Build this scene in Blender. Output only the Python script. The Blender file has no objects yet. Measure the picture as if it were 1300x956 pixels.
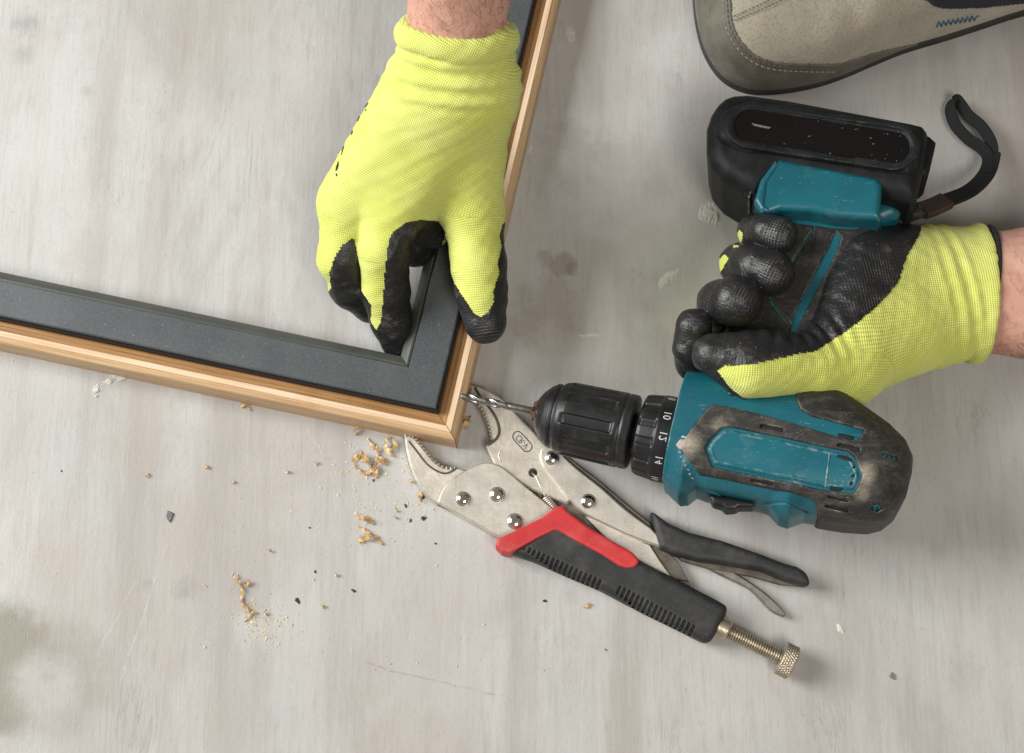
import bpy, bmesh, math, random
import numpy as np
from mathutils import Vector, Matrix
from mathutils.bvhtree import BVHTree
from mathutils.geometry import tessellate_polygon

random.seed(4); np.random.seed(4)
sc = bpy.context.scene
col = sc.collection
MM = 0.001

# ------------------------------------------------------------------ camera
TILT, DIST, HALF = math.radians(15.0), 0.75, 0.36      # 50 mm lens on a 36 mm sensor
cam_d = bpy.data.cameras.new("camera"); cam = bpy.data.objects.new("camera", cam_d); col.objects.link(cam)
cam_d.lens = 50; cam_d.sensor_width = 36; cam_d.clip_start = 0.01; cam_d.clip_end = 50
CAM = np.array([0.0, -DIST*math.sin(TILT), DIST*math.cos(TILT)])
cam.location = CAM; cam.rotation_euler = (TILT, 0, 0)
sc.camera = cam

# ------------------------------------------------------------------ world and lamps
w = bpy.data.worlds.new("World"); sc.world = w; w.use_nodes = True
bg = w.node_tree.nodes["Background"]
bg.inputs[0].default_value = (1.0, 0.92, 0.78, 1); bg.inputs[1].default_value = 0.22

def area(name, loc, target, size, power, color, size_y=None):
    l = bpy.data.lights.new(name, 'AREA'); l.energy = power; l.color = color
    l.shape = 'RECTANGLE'; l.size = size; l.size_y = size_y or size
    o = bpy.data.objects.new(name, l); col.objects.link(o)
    o.location = loc
    o.rotation_euler = (Vector(target)-Vector(loc)).to_track_quat('-Z', 'Y').to_euler()
    return o
area("window_light", (-1.52, 0.34, 1.06), (-0.10, 0.0, 0), 0.9, 58.0, (0.985, 1.0, 0.985), 1.1)
area("ceiling_light", (0.42, -0.76, 1.42), (0.12, -0.08, 0), 0.5, 12.2, (1.0, 0.95, 0.90), 0.5)

sc.view_settings.view_transform = 'Standard'; sc.view_settings.look = 'None'
sc.view_settings.exposure = 0.0; sc.view_settings.gamma = 1.0; sc.view_settings.use_curve_mapping = False
sc.cycles.use_denoising = True
sc.cycles.max_bounces = 6

# ------------------------------------------------------------------ pixels of the photograph <-> space
def ray(px, py):
    x = (px-650)/650*HALF; y = -(py-478)/650*HALF
    c, s = math.cos(TILT), math.sin(TILT)
    return np.array([x, c*y+s, s*y-c])
def P(px, py, z):                       # z in mm
    d = ray(px, py); t = (z*MM-CAM[2])/d[2]
    return CAM+d*t
def PV(px, py, z): return Vector(P(px, py, z))
def pix(p):                             # (N,3) -> (N,2) pixels
    q = np.asarray(p)-CAM
    c, s = math.cos(TILT), math.sin(TILT)
    X = q[:, 0]; Y = c*q[:, 1]+s*q[:, 2]; Z = -s*q[:, 1]+c*q[:, 2]
    return np.stack([650+X/-Z*650/HALF, 478-Y/-Z*650/HALF], 1)

# ------------------------------------------------------------------ object helpers
OFF = {}
def tag(o, label=None, cat=None, group=None, kind=None):
    if label: o["label"] = label
    if cat: o["category"] = cat
    if group: o["group"] = group
    if kind: o["kind"] = kind
    return o
def empty(name, loc, label, cat, group=None):
    o = bpy.data.objects.new(name, None); col.objects.link(o); o.location = loc
    o.empty_display_size = 0.02; OFF[o.name] = np.array(loc, float)
    return tag(o, label, cat, group)
def mesh_obj(name, verts, faces, m, parent=None, smooth=True, angle=None, origin=None):
    v = np.asarray(verts, float)
    if parent is not None: off = OFF[parent.name]
    else: off = np.array(origin, float) if origin is not None else np.zeros(3)
    me = bpy.data.meshes.new(name)
    me.from_pydata((v-off).tolist(), [], faces.tolist() if isinstance(faces, np.ndarray) else faces)
    if smooth:
        me.shade_smooth()
        if angle: me.set_sharp_from_angle(angle=math.radians(angle))
    me.materials.append(m)
    o = bpy.data.objects.new(name, me); col.objects.link(o)
    if parent is not None: o.parent = parent
    else: o.location = off
    OFF[o.name] = off
    return o
def set_vec_attr(o, name, arr):
    a = o.data.attributes.new(name, 'FLOAT_VECTOR', 'POINT')
    a.data.foreach_set("vector", np.asarray(arr, np.float32).ravel())

# ------------------------------------------------------------------ geometry helpers
def catmull(pts, n=6, closed=False):
    p = np.asarray(pts, float); out = []; N = len(p)
    rng = range(N) if closed else range(N-1)
    for i in rng:
        if closed: a, b, c, d = p[(i-1) % N], p[i], p[(i+1) % N], p[(i+2) % N]
        else: a, b, c, d = p[max(i-1, 0)], p[i], p[i+1], p[min(i+2, N-1)]
        for k in range(n):
            t = k/n
            out.append(0.5*((2*b)+(-a+c)*t+(2*a-5*b+4*c-d)*t*t+(-a+3*b-3*c+d)*t**3))
    if not closed: out.append(p[-1])
    return np.array(out)
def ccw(poly):
    x, y = poly[:, 0], poly[:, 1]
    return poly if np.sum(x*np.roll(y, -1)-np.roll(x, -1)*y) > 0 else poly[::-1]
def poly_inside(poly, q):
    poly = np.asarray(poly, float); x, y = q[:, 0], q[:, 1]; ins = np.zeros(len(q), bool)
    j = len(poly)-1
    for i in range(len(poly)):
        xi, yi = poly[i]; xj, yj = poly[j]
        if yi != yj:
            ins ^= ((yi > y) != (yj > y)) & (x < (xj-xi)*(y-yi)/(yj-yi)+xi)
        j = i
    return ins
def poly_sd(poly, U, V):                # signed distance to a polygon, negative inside
    poly = np.asarray(poly, float); q = np.stack([U.ravel(), V.ravel()], 1)
    d = np.full(len(q), 1e9); j = len(poly)-1
    for i in range(len(poly)):
        a = poly[j]; e = poly[i]-a; wv = q-a
        t = np.clip(wv@e/max(e@e, 1e-18), 0, 1)
        r = wv-t[:, None]*e; d = np.minimum(d, (r*r).sum(1)); j = i
    d = np.sqrt(d); d[poly_inside(poly, q)] *= -1
    return d.reshape(U.shape)
def inset(poly, b):
    p = ccw(np.asarray(poly, float)); e = np.roll(p, -1, 0)-p
    n = np.stack([-e[:, 1], e[:, 0]], 1); n /= np.maximum(np.linalg.norm(n, axis=1, keepdims=True), 1e-12)
    m = n+np.roll(n, 1, 0); l = np.maximum((m*m).sum(1, keepdims=True)/2, 0.35)
    return p+m/l*b
def plate_geo(outer, z0, z1, bevel=0.0005, holes=()):
    """flat plate with bevelled upper edge; outer/holes are (N,2) world xy"""
    o = ccw(np.asarray(outer, float)); N = len(o)
    rings = [(o, z0), (o, z1-bevel), (inset(o, bevel), z1)]
    V = []; F = []
    for r, z in rings: V += [(x, y, z) for x, y in r]
    for k in range(2):
        for i in range(N):
            j = (i+1) % N; F.append((k*N+i, k*N+j, (k+1)*N+j, (k+1)*N+i))
    top = [[Vector((x, y, 0)) for x, y in rings[2][0]]]; idx = list(range(2*N, 3*N))
    for h in holes:
        h = ccw(np.asarray(h, float))[::-1]; b = len(V); M = len(h)
        V += [(x, y, z1) for x, y in h]+[(x, y, z0) for x, y in h]
        for i in range(M):
            j = (i+1) % M; F.append((b+i, b+j, b+M+j, b+M+i))
        top.append([Vector((x, y, 0)) for x, y in h]); idx += list(range(b, b+M))
    for t in tessellate_polygon(top):
        a, b_, c = [idx[k] for k in t]
        pa, pb, pc = V[a], V[b_], V[c]
        if (pb[0]-pa[0])*(pc[1]-pa[1])-(pb[1]-pa[1])*(pc[0]-pa[0]) < 0: b_, c = c, b_
        F.append((a, b_, c))
    return V, F
def pxpoly(pts, z): return np.array([P(x, y, z)[:2] for x, y in pts])
def plate(name, pts, ztop, thick, m, parent, bevel=0.5, holes=()):
    V, F = plate_geo(pxpoly(pts, ztop), (ztop-thick)*MM, ztop*MM, bevel*MM, [pxpoly(h, ztop) for h in holes])
    return mesh_obj(name, V, F, m, parent, True, 35)
def tube_geo(path, rad, n=8, cap=True):
    p = [Vector(a) for a in path]; V = []; F = []
    up = Vector((0, 0, 1)); prev = None
    for i, a in enumerate(p):
        t = (p[min(i+1, len(p)-1)]-p[max(i-1, 0)]).normalized()
        if prev is None:
            s = t.cross(up)
            if s.length < 1e-4: s = t.cross(Vector((1, 0, 0)))
        else: s = prev-t*prev.dot(t)
        s.normalize(); prev = s; b = t.cross(s)
        r = rad[i] if hasattr(rad, '__len__') else rad
        for k in range(n):
            th = 2*math.pi*k/n; V.append(a+(s*math.cos(th)+b*math.sin(th))*r)
    for i in range(len(p)-1):
        for k in range(n):
            F.append((i*n+k, i*n+(k+1) % n, (i+1)*n+(k+1) % n, (i+1)*n+k))
    if cap:
        F.append(tuple(range(n))[::-1]); F.append(tuple(range((len(p)-1)*n, len(p)*n)))
    return V, F
class Geo:
    def __init__(s): s.V = []; s.F = []
    def add(s, vf):
        b = len(s.V); s.V += [tuple(v) for v in vf[0]]; s.F += [tuple(i+b for i in f) for f in vf[1]]
    def build(s, name, m, parent=None, smooth=True, angle=None, origin=None):
        return mesh_obj(name, s.V, s.F, m, parent, smooth, angle, origin)
def lathe_geo(A, X, rad_fn, us, n=96, cap0=True, cap1=True):
    """A origin, X=(ux,uy,uz) axis frame columns; rad_fn(u, theta)->r"""
    ux, uy, uz = X; V = []; F = []
    th = np.linspace(0, 2*np.pi, n, endpoint=False)
    for u in us:
        r = rad_fn(u, th)
        pts = A+ux*u+np.outer(r*np.cos(th), uy)+np.outer(r*np.sin(th), uz)
        V += pts.tolist()
    M = len(us)
    for i in range(M-1):
        for k in range(n):
            F.append((i*n+k, (i+1)*n+k, (i+1)*n+(k+1) % n, i*n+(k+1) % n))
    if cap0: F.append(tuple(range(n)))
    if cap1: F.append(tuple(range((M-1)*n, M*n))[::-1])
    return V, F

# ------------------------------------------------------------------ signed-distance modelling
def surface_nets(F, lo, vox):
    ins = F < 0
    nx, ny, nz = F.shape
    cnt = np.zeros((nx-1, ny-1, nz-1), np.int8)
    for i in (0, 1):
        for j in (0, 1):
            for k in (0, 1): cnt += ins[i:nx-1+i, j:ny-1+j, k:nz-1+k]
    act = (cnt > 0) & (cnt < 8)
    ijk = np.argwhere(act); idx = -np.ones(act.shape, np.int64); idx[act] = np.arange(len(ijk))
    s = np.zeros((len(ijk), 3)); c = np.zeros(len(ijk))
    cor = [(i, j, k) for i in (0, 1) for j in (0, 1) for k in (0, 1)]
    vals = {q: F[ijk[:, 0]+q[0], ijk[:, 1]+q[1], ijk[:, 2]+q[2]] for q in cor}
    for a in cor:
        for ax in range(3):
            if a[ax]: continue
            b = list(a); b[ax] = 1; b = tuple(b)
            fa, fb = vals[a], vals[b]; x = (fa < 0) != (fb < 0)
            t = np.where(x, fa/np.where(x, fa-fb, 1), 0)
            q = np.tile(np.array(a, float), (len(ijk), 1)); q[:, ax] += t
            s[x] += q[x]; c += x
    V = (ijk+s/c[:, None])*vox+np.asarray(lo)
    quads = []
    for ax in range(3):
        u, v = [(1, 2), (2, 0), (0, 1)][ax]
        sl0 = [slice(None)]*3; sl1 = [slice(None)]*3
        sl0[ax] = slice(0, -1); sl1[ax] = slice(1, None)
        a, b = ins[tuple(sl0)], ins[tuple(sl1)]
        e = np.argwhere(a != b)
        e = e[(e[:, u] > 0) & (e[:, v] > 0) & (e[:, u] < F.shape[u]-1) & (e[:, v] < F.shape[v]-1)]
        f = a[tuple(e.T)]
        def cell(du, dv):
            q = e.copy(); q[:, u] += du; q[:, v] += dv; return idx[tuple(q.T)]
        Q = np.stack([cell(-1, -1), cell(0, -1), cell(0, 0), cell(-1, 0)], 1)
        Q[~f] = Q[~f][:, ::-1]; quads.append(Q)
    return V, np.concatenate(quads)
def grid(lo, hi, vox):
    ax = [np.arange(lo[i], hi[i]+vox, vox) for i in range(3)]
    return ax
def smin(a, b, k):
    h = np.maximum(k-np.abs(a-b), 0)/k
    return np.minimum(a, b)-h*h*k*0.25
def cone(Q, a, b, ra, rb, flat=None, ratio=1.0):
    a = np.asarray(a); e = np.asarray(b)-a; wv = Q-a
    t = np.clip(wv@e/(e@e), 0, 1); r = wv-t[:, None]*e
    if flat is not None:
        f = np.asarray(flat, float); f = f-e*(f@e)/(e@e); f /= np.linalg.norm(f)
        h = r@f; r = r+np.outer(h*(1/ratio-1), f)
    return np.sqrt((r*r).sum(1))-(ra+(rb-ra)*t)
def sdf3(fn, lo, hi, vox):
    ax = grid(lo, hi, vox); n1, n2, n3 = map(len, ax)
    out = np.empty((n1, n2, n3), np.float64)
    Y, Z = np.meshgrid(ax[1], ax[2], indexing='ij'); step = max(1, 250000//(n2*n3))
    for i in range(0, n1, step):
        xs = ax[0][i:i+step]
        Q = np.empty((len(xs), n2, n3, 3)); Q[..., 0] = xs[:, None, None]; Q[..., 1] = Y; Q[..., 2] = Z
        out[i:i+step] = fn(Q.reshape(-1, 3)).reshape(len(xs), n2, n3)
    return surface_nets(out, lo, vox)
def ext(d2, W, half, r):                # rounded extrusion of a 2-D distance field; W is |w| broadcast
    a = d2[:, :, None]+r; b = np.abs(W)[None, None, :]-half+r
    return np.sqrt(np.maximum(a, 0)**2+np.maximum(b, 0)**2)+np.minimum(np.maximum(a, b), 0)-r
def vert_normals(V, Q):
    n = np.zeros_like(V); a, b, c, d = (V[Q[:, i]] for i in range(4))
    fn = np.cross(c-a, d-b)
    for i in range(4): np.add.at(n, Q[:, i], fn)
    return n/np.maximum(np.linalg.norm(n, axis=1, keepdims=True), 1e-15)
def compact(V, Q):
    u, inv = np.unique(Q, return_inverse=True)
    return V[u], inv.reshape(Q.shape), u

# ------------------------------------------------------------------ materials
class NT:
    def __init__(s, name):
        s.m = bpy.data.materials.new(name); s.m.use_nodes = True; s.t = s.m.node_tree
        s.b = s.t.nodes["Principled BSDF"]; s.tc = s.t.nodes.new("ShaderNodeTexCoord")
    def node(s, typ, **kw):
        n = s.t.nodes.new(typ)
        for k, v in kw.items(): setattr(n, k, v)
        return n
    def link(s, a, b): s.t.links.new(a, b)
    def put(s, sock, v):
        if isinstance(v, bpy.types.NodeSocket): s.link(v, sock)
        elif isinstance(v, (int, float)): sock.default_value = v
        else: sock.default_value = (*v, 1) if len(v) == 3 and sock.type == 'RGBA' else v
    def mapping(s, vec, scale=(1, 1, 1), rot=(0, 0, 0), loc=(0, 0, 0)):
        n = s.node("ShaderNodeMapping"); s.link(vec, n.inputs[0])
        n.inputs[1].default_value = loc; n.inputs[2].default_value = rot; n.inputs[3].default_value = scale
        return n.outputs[0]
    def noise(s, vec, scale, detail=4, rough=0.55, dist=0.0):
        n = s.node("ShaderNodeTexNoise"); s.link(vec, n.inputs['Vector'])
        n.inputs['Scale'].default_value = scale; n.inputs['Detail'].default_value = detail
        n.inputs['Roughness'].default_value = rough; n.inputs['Distortion'].default_value = dist
        return n.outputs[0]
    def voro(s, vec, scale, feat='F1'):
        n = s.node("ShaderNodeTexVoronoi", feature=feat); s.link(vec, n.inputs['Vector']); n.inputs['Scale'].default_value = scale
        return n.outputs['Distance']
    def ramp(s, f, a, b, lo=0.0, hi=1.0):
        n = s.node("ShaderNodeMapRange"); n.interpolation_type = 'SMOOTHSTEP'
        s.link(f, n.inputs[0]); n.inputs[1].default_value = a; n.inputs[2].default_value = b
        n.inputs[3].default_value = lo; n.inputs[4].default_value = hi
        return n.outputs[0]
    def math(s, op, a, b=0.0, c=None):
        n = s.node("ShaderNodeMath", operation=op); s.put(n.inputs[0], a); s.put(n.inputs[1], b)
        if c is not None: s.put(n.inputs[2], c)
        return n.outputs[0]
    def mix(s, f, a, b, mode='MIX'):
        n = s.node("ShaderNodeMix", data_type='RGBA', blend_type=mode)
        s.put(n.inputs[0], f); s.put(n.inputs[6], a); s.put(n.inputs[7], b); return n.outputs[2]
    def bump(s, h, strength=0.3, dist=0.001, normal=None):
        n = s.node("ShaderNodeBump"); n.inputs['Strength'].default_value = strength; n.inputs['Distance'].default_value = dist
        s.link(h, n.inputs['Height'])
        if normal is not None: s.link(normal, n.inputs['Normal'])
        return n.outputs[0]
    def near(s, vec, p, r0, r1):       # 1 at p, 0 beyond r1
        n = s.node("ShaderNodeVectorMath", operation='DISTANCE'); s.link(vec, n.inputs[0]); n.inputs[1].default_value = p
        return s.ramp(n.outputs['Value'], r0, r1, 1.0, 0.0)
    def fin(s, color, rough, normal=None, metal=0.0, spec=None, **kw):
        s.put(s.b.inputs['Base Color'], color); s.put(s.b.inputs['Roughness'], rough); s.put(s.b.inputs['Metallic'], metal)
        if spec is not None: s.put(s.b.inputs['Specular IOR Level'], spec)
        for k, v in kw.items(): s.put(s.b.inputs[k], v)
        if normal is not None: s.link(normal, s.b.inputs['Normal'])
        return s.m
def srgb(r, g, b):
    f = lambda c: ((c/255+0.055)/1.055)**2.4 if c > 10 else c/255/12.92
    return (f(r), f(g), f(b))
def edge_wear(n, c, colr, a, b, amt):
    g = n.node('ShaderNodeNewGeometry'); f = n.ramp(g.outputs['Pointiness'], a, b)
    f = n.math('MULTIPLY', f, n.ramp(n.noise(n.tc.outputs['Object'], 130, 7, .8), .46, .62))
    return n.mix(n.math('MULTIPLY', f, amt), c, colr)
def plain(name, c1, c2, scale, rough, metal=0.0, bscale=800, bstr=0.2, bdist=0.0003, dust=None, spec=None, stretch=None, wear=None):
    n = NT(name); v = n.tc.outputs['Object']
    if stretch: v = n.mapping(v, scale=stretch)
    c = n.mix(n.ramp(n.noise(v, scale), 0.3, 0.7), c1, c2)
    r = rough
    if dust:
        dc, amt, ds = dust
        f = n.math('MULTIPLY', n.ramp(n.noise(v, ds, 6, 0.65), 0.48, 0.72), amt)
        f2 = n.math('MULTIPLY', n.ramp(n.noise(v, ds*9, 3, 0.6), 0.62, 0.70), amt*0.9)
        f = n.math('MAXIMUM', f, f2)
        c = n.mix(f, c, dc); r = n.math('ADD', n.math('MULTIPLY', f, 0.3), rough)
    if wear: c = edge_wear(n, c, wear, .515, .57, .5)
    return n.fin(c, r, n.bump(n.noise(v, bscale, 3), bstr, bdist), metal, spec)

# ================================================================== FLOOR
def floor_material():
    n = NT("worn stone floor"); v = n.tc.outputs['Object']
    warm, cool, pale = (0.545, 0.505, 0.475), (0.555, 0.56, 0.545), (0.63, 0.62, 0.60)
    st = n.mapping(v, scale=(1, 0.10, 1), rot=(0, 0, math.radians(14)))
    st2 = n.mapping(v, scale=(1, 0.075, 1), rot=(0, 0, math.radians(9)))
    broad = n.noise(v, 6.5, 5, 0.6, 0.4)
    big = n.noise(st, 26, 5, 0.6, 0.3)
    c = n.mix(n.ramp(n.noise(v, 11, 4, 0.6, 0.6), 0.38, 0.64), warm, cool)
    c = n.mix(n.ramp(broad, 0.38, 0.62), c, pale)
    c = n.mix(n.math('MULTIPLY', n.ramp(big, 0.48, 0.72), 0.7), c, (0.44, 0.395, 0.36))
    fine = n.noise(st2, 420, 4, 0.65)
    c = n.mix(n.math('MULTIPLY', n.math('MULTIPLY', n.ramp(fine, 0.45, 0.75), n.ramp(n.noise(v, 17, 4, .6), .35, .65, .25, 1)), 0.44), c, (0.39, 0.355, 0.325))
    c = n.mix(n.math('MULTIPLY', n.math('MULTIPLY', n.ramp(n.noise(st2, 230, 3, 0.6), 0.55, 0.78), n.ramp(n.noise(n.mapping(v, loc=(4, 4, 0)), 12, 4, .6), .4, .65)), 0.40), c, (0.70, 0.69, 0.67))
    marble = n.noise(n.mapping(v, scale=(1, .3, 1), rot=(0, 0, math.radians(20)), loc=(7, 2, 0)), 9, 7, .68, .9)
    c = n.mix(n.math('MULTIPLY', n.ramp(marble, .36, .5, 1, 0), .5), c, (0.45, 0.42, 0.395))
    c = n.mix(n.math('MULTIPLY', n.ramp(marble, .54, .68), .6), c, (0.68, 0.675, 0.66))
    c = n.mix(n.math('MULTIPLY', n.ramp(n.noise(v, 260, 6, .75), .55, .70), .30), c, (0.40, 0.37, 0.34))
    pore = n.ramp(n.noise(n.mapping(v, scale=(1, .25, 1), rot=(0, 0, math.radians(12))), 760, 4, .7), .62, .70)
    c = n.mix(n.math('MULTIPLY', n.math('MULTIPLY', pore, n.ramp(n.noise(v, 30, 4, .6), .45, .62)), .5), c, (0.33, 0.30, 0.275))
    # dark thin veins running along the grain
    vein = n.noise(n.mapping(v, scale=(1, 0.12, 1), rot=(0, 0, math.radians(18))), 34, 6, 0.7, 0.8)
    vm = n.math('MULTIPLY', n.ramp(n.math('ABSOLUTE', n.math('SUBTRACT', vein, 0.5)), 0.0, 0.012, 1, 0), n.ramp(n.noise(v, 14), 0.5, 0.68))
    c = n.mix(n.math('MULTIPLY', vm, 0.36), c, (0.27, 0.24, 0.22))
    # stains with a place of their own
    wob = n.noise(v, 60, 5, 0.65); wob2 = n.noise(v, 240, 4, 0.65)
    def stain(c, px, py, r0, r1, colr, amt, tex=wob, a=0.42, b=0.62):
        f = n.near(v, tuple(P(px, py, 0)), r0*MM, r1*MM)
        f = n.math('MULTIPLY', n.ramp(n.math('MULTIPLY', f, n.math('ADD', tex, 0.12)), a, b), amt)
        return n.mix(f, c, colr)
    for (px, py, r1, a, colr) in [(34, 28, 20, .75, (.25, .25, .25)), (30, 70, 16, .45, (.30, .30, .29)), (95, 30, 22, .3, (.36, .36, .36)), (236, 747, 15, .6, (.27, .28, .28)),
                                  (186, 742, 7, .5, (.3, .3, .3)), (110, 115, 9, .5, (.36, .35, .33)), (298, 748, 9, .35, (.35, .35, .35)),
                                  (1190, 702, 11, .5, (.3, .28, .26)), (1225, 855, 24, .4, (.34, .32, .31)), (300, 266, 7, .5, (.33, .34, .32)), (75, 852, 12, .4, (.3, .3, .3))]:
        c = stain(c, px, py, 0, r1*1.15, colr, a*.75, n.noise(n.mapping(v, loc=(px*.01, py*.013, 0)), 150, 6, .75), .26, .80)
    for (px, py, r1, a, colr) in [(716, 336, 19, .48, (.31, .235, .175)), (728, 342, 10, .42, (.29, .21, .15)), (690, 330, 14, .4, (.33, .26, .2)), (690, 395, 60, .35, (.36, .30, .25)),
                                  (170, 560, 70, .35, (.50, .44, .39)), (120, 330, 60, .3, (.52, .47, .42)), (730, 210, 80, .3, (.38, .34, .31)), (990, 560, 60, .2, (.4, .36, .32))]:
        c = stain(c, px, py, 2, r1, colr, a)
    for (px, py, r1, a) in [(790, 250, 70, .35), (910, 480, 60, .3), (840, 390, 50, .3), (240, 170, 50, .25), (60, 180, 80, .35), (1010, 790, 60, .2), (320, 800, 30, .4)]:
        c = stain(c, px, py, 2, r1, (0.69, 0.68, 0.66), a)
    # soft khaki patch and paler blotch at the near left
    c = stain(c, -12, 850, 16, 50, (0.32, 0.295, 0.24), 0.9, wob, 0.12, 0.50)
    c = stain(c, 70, 860, 8, 50, (0.36, 0.33, 0.28), 0.6, wob, 0.12, 0.62)
    c = stain(c, 58, 872, 2, 36, (0.58, 0.56, 0.54), .75, n.noise(v, 42, 6, .7, .8), 0.16, 0.62)
    c = stain(c, 62, 858, 1, 10, (0.40, 0.39, 0.38), .5, wob2, 0.3, 0.7)
    # worn plaster specks
    sp = n.ramp(n.noise(v, 900, 2, 0.5), 0.70, 0.76)
    sp = n.math('MULTIPLY', sp, n.ramp(n.noise(v, 22, 3), 0.52, 0.66))
    c = n.mix(n.math('MULTIPLY', sp, .7), c, (0.78, 0.77, 0.74))
    dk = n.math('MULTIPLY', n.ramp(n.noise(n.mapping(v, loc=(3, 1, 0)), 700, 2, 0.5), 0.735, 0.77), .5)
    c = n.mix(dk, c, (0.25, 0.23, 0.21))
    # scratches and the joint, as lines
    def line(p, q, wd):
        a = np.array(P(*p, 0)); b = np.array(P(*q, 0)); e = b-a; L = np.linalg.norm(e[:2])
        m = n.mapping(v, rot=(0, 0, 0), loc=(-a[0], -a[1], 0))
        r = n.node("ShaderNodeVectorRotate", rotation_type='Z_AXIS'); n.link(m, r.inputs['Vector']); r.inputs['Angle'].default_value = -math.atan2(e[1], e[0])
        s = n.node("ShaderNodeSeparateXYZ"); n.link(r.outputs[0], s.inputs[0])
        yy = n.math('ADD', s.outputs[1], n.math('MULTIPLY', n.math('SUBTRACT', n.noise(v, 45, 2), 0.5), 0.006))
        f = n.ramp(n.math('ABSOLUTE', yy), wd*0.1*MM, wd*.8*MM, 1, 0)
        f = n.math('MULTIPLY', f, n.ramp(n.noise(v, 120, 4, .7), .35, .6))
        f = n.math('MULTIPLY', f, n.math('MULTIPLY', n.ramp(s.outputs[0], -0.002, 0.004), n.ramp(s.outputs[0], L-0.004, L+0.002, 1, 0)))
        return f
    for p, q, wd, a, colr in [((152, 866), (212, 690), .8, .5, (.74, .72, .69)), ((122, 835), (170, 740), .7, .35, (.74, .72, .69)), ((380, 520), (446, 648), .6, .4, (.72, .71, .69)),
                              ((20, 285), (110, 340), .6, .45, (.72, .7, .67)), ((365, 300), (420, 250), .5, .4, (.72, .71, .69)), ((700, 90), (725, 20), .8, .4, (.66, .65, .62)),
                              ((838, 75), (866, 15), 1.0, .35, (.66, .65, .62)), ((1058, 735), (1062, 700), .6, .4, (.66, .65, .62)), ((1068, 785), (1073, 745), .5, .7, (.22, .2, .18)),
                              ((795, 300), (806, 345), .5, .5, (.68, .67, .64)), ((300, 150), (260, 250), .8, .25, (.42, .37, .34)), ((250, 235), (306, 95), 1.4, .35, (.40, .37, .35)), ((355, 120), (360, 55), .8, .4, (.36, .34, .32)),
                              ((690, 240), (722, 232), .5, .5, (.33, .3, .28))]:
        c = n.mix(n.math('MULTIPLY', line(p, q, wd), a), c, colr)
    jt = line((464, 843), (640, 886), .7)
    c = n.mix(n.math('MULTIPLY', jt, .45), c, (0.30, 0.28, 0.26))
    h = n.math('ADD', n.math('MULTIPLY', fine, 0.5), n.math('MULTIPLY', n.noise(v, 300, 5, .7), 0.7))
    h = n.math('SUBTRACT', h, n.math('MULTIPLY', jt, 1.0))
    c = n.mix(1.0, c, (0.715, 0.715, 0.715), 'MULTIPLY')
    return n.fin(c, n.ramp(broad, 0.3, 0.7, 0.5, 0.66), n.bump(n.math('ADD', h, n.math('MULTIPLY', n.noise(v, 1400, 3, .7), .5)), 0.38, 0.0007), spec=0.35)
M_floor = floor_material()
NX = 60
gx = np.linspace(-2.5, 2.5, NX)
V = [(x, y, 0) for y in gx for x in gx]
F = [(j*NX+i, j*NX+i+1, (j+1)*NX+i+1, (j+1)*NX+i) for j in range(NX-1) for i in range(NX-1)]
tag(mesh_obj("floor", V, F, M_floor), kind="structure")

# ================================================================== FRAME (grey metal profile in a wooden frame)
def wood_material(name, c1, c2, c3, rough):
    n = NT(name); v = n.tc.outputs['Object']
    g = n.noise(n.mapping(v, scale=(0.05, 1, 1)), 260, 5, 0.6, 0.2)
    g2 = n.noise(n.mapping(v, scale=(0.02, 1, 1)), 1100, 4, 0.6)
    c = n.mix(n.ramp(g, 0.35, 0.66), c1, c2)
    c = n.mix(n.math('MULTIPLY', n.ramp(g2, 0.46, 0.68), 0.7), c, c3)
    c = n.mix(n.math('MULTIPLY', n.ramp(n.noise(v, 75, 4), 0.56, 0.7), 0.25), c, c3)
    return n.fin(c, rough, n.bump(n.math('ADD', g, n.math('MULTIPLY', g2, .5)), 0.35, 0.0005), spec=0.4)
M_wood = wood_material("pale pine", (0.60, 0.42, 0.25), (0.51, 0.325, 0.17), (0.39, 0.225, 0.10), 0.42)
M_groove = wood_material("amber stained pine", (0.37, 0.205, 0.088), (0.30, 0.155, 0.058), (0.20, 0.095, 0.034), 0.38)
def grey_material():
    n = NT("grey powder coat"); v = n.tc.outputs['Object']
    s = n.noise(v, 1900, 2, 0.6)
    c = n.mix(n.ramp(n.noise(v, 30, 4), .35, .65), (0.054, 0.060, 0.065), (0.070, 0.077, 0.082))
    c = n.mix(n.math('MULTIPLY', n.ramp(s, .48, .70), .65), c, (0.12, 0.128, 0.134))
    c = n.mix(n.math('MULTIPLY', n.ramp(n.noise(v, 750, 2, .5), .73, .75), .5), c, (0.36, 0.37, 0.37))
    return n.fin(c, 0.42, n.bump(s, 0.25, 0.0003), spec=0.45)
M_grey = grey_material()
M_lip = plain("olive grey bead", (0.062, 0.066, 0.058), (0.075, 0.080, 0.070), 60, 0.36, bscale=900, bstr=.12)
M_gasket = plain("black gasket", (0.008, 0.009, 0.013), (0.014, 0.015, 0.020), 80, 0.5)

HZ = 26.0
O = P(553.8, 519, HZ); eb = P(0, 402, HZ)-O; er = P(678, 0, HZ)-O
eb[2] = er[2] = 0; eb /= np.linalg.norm(eb); er /= np.linalg.norm(er)
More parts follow.
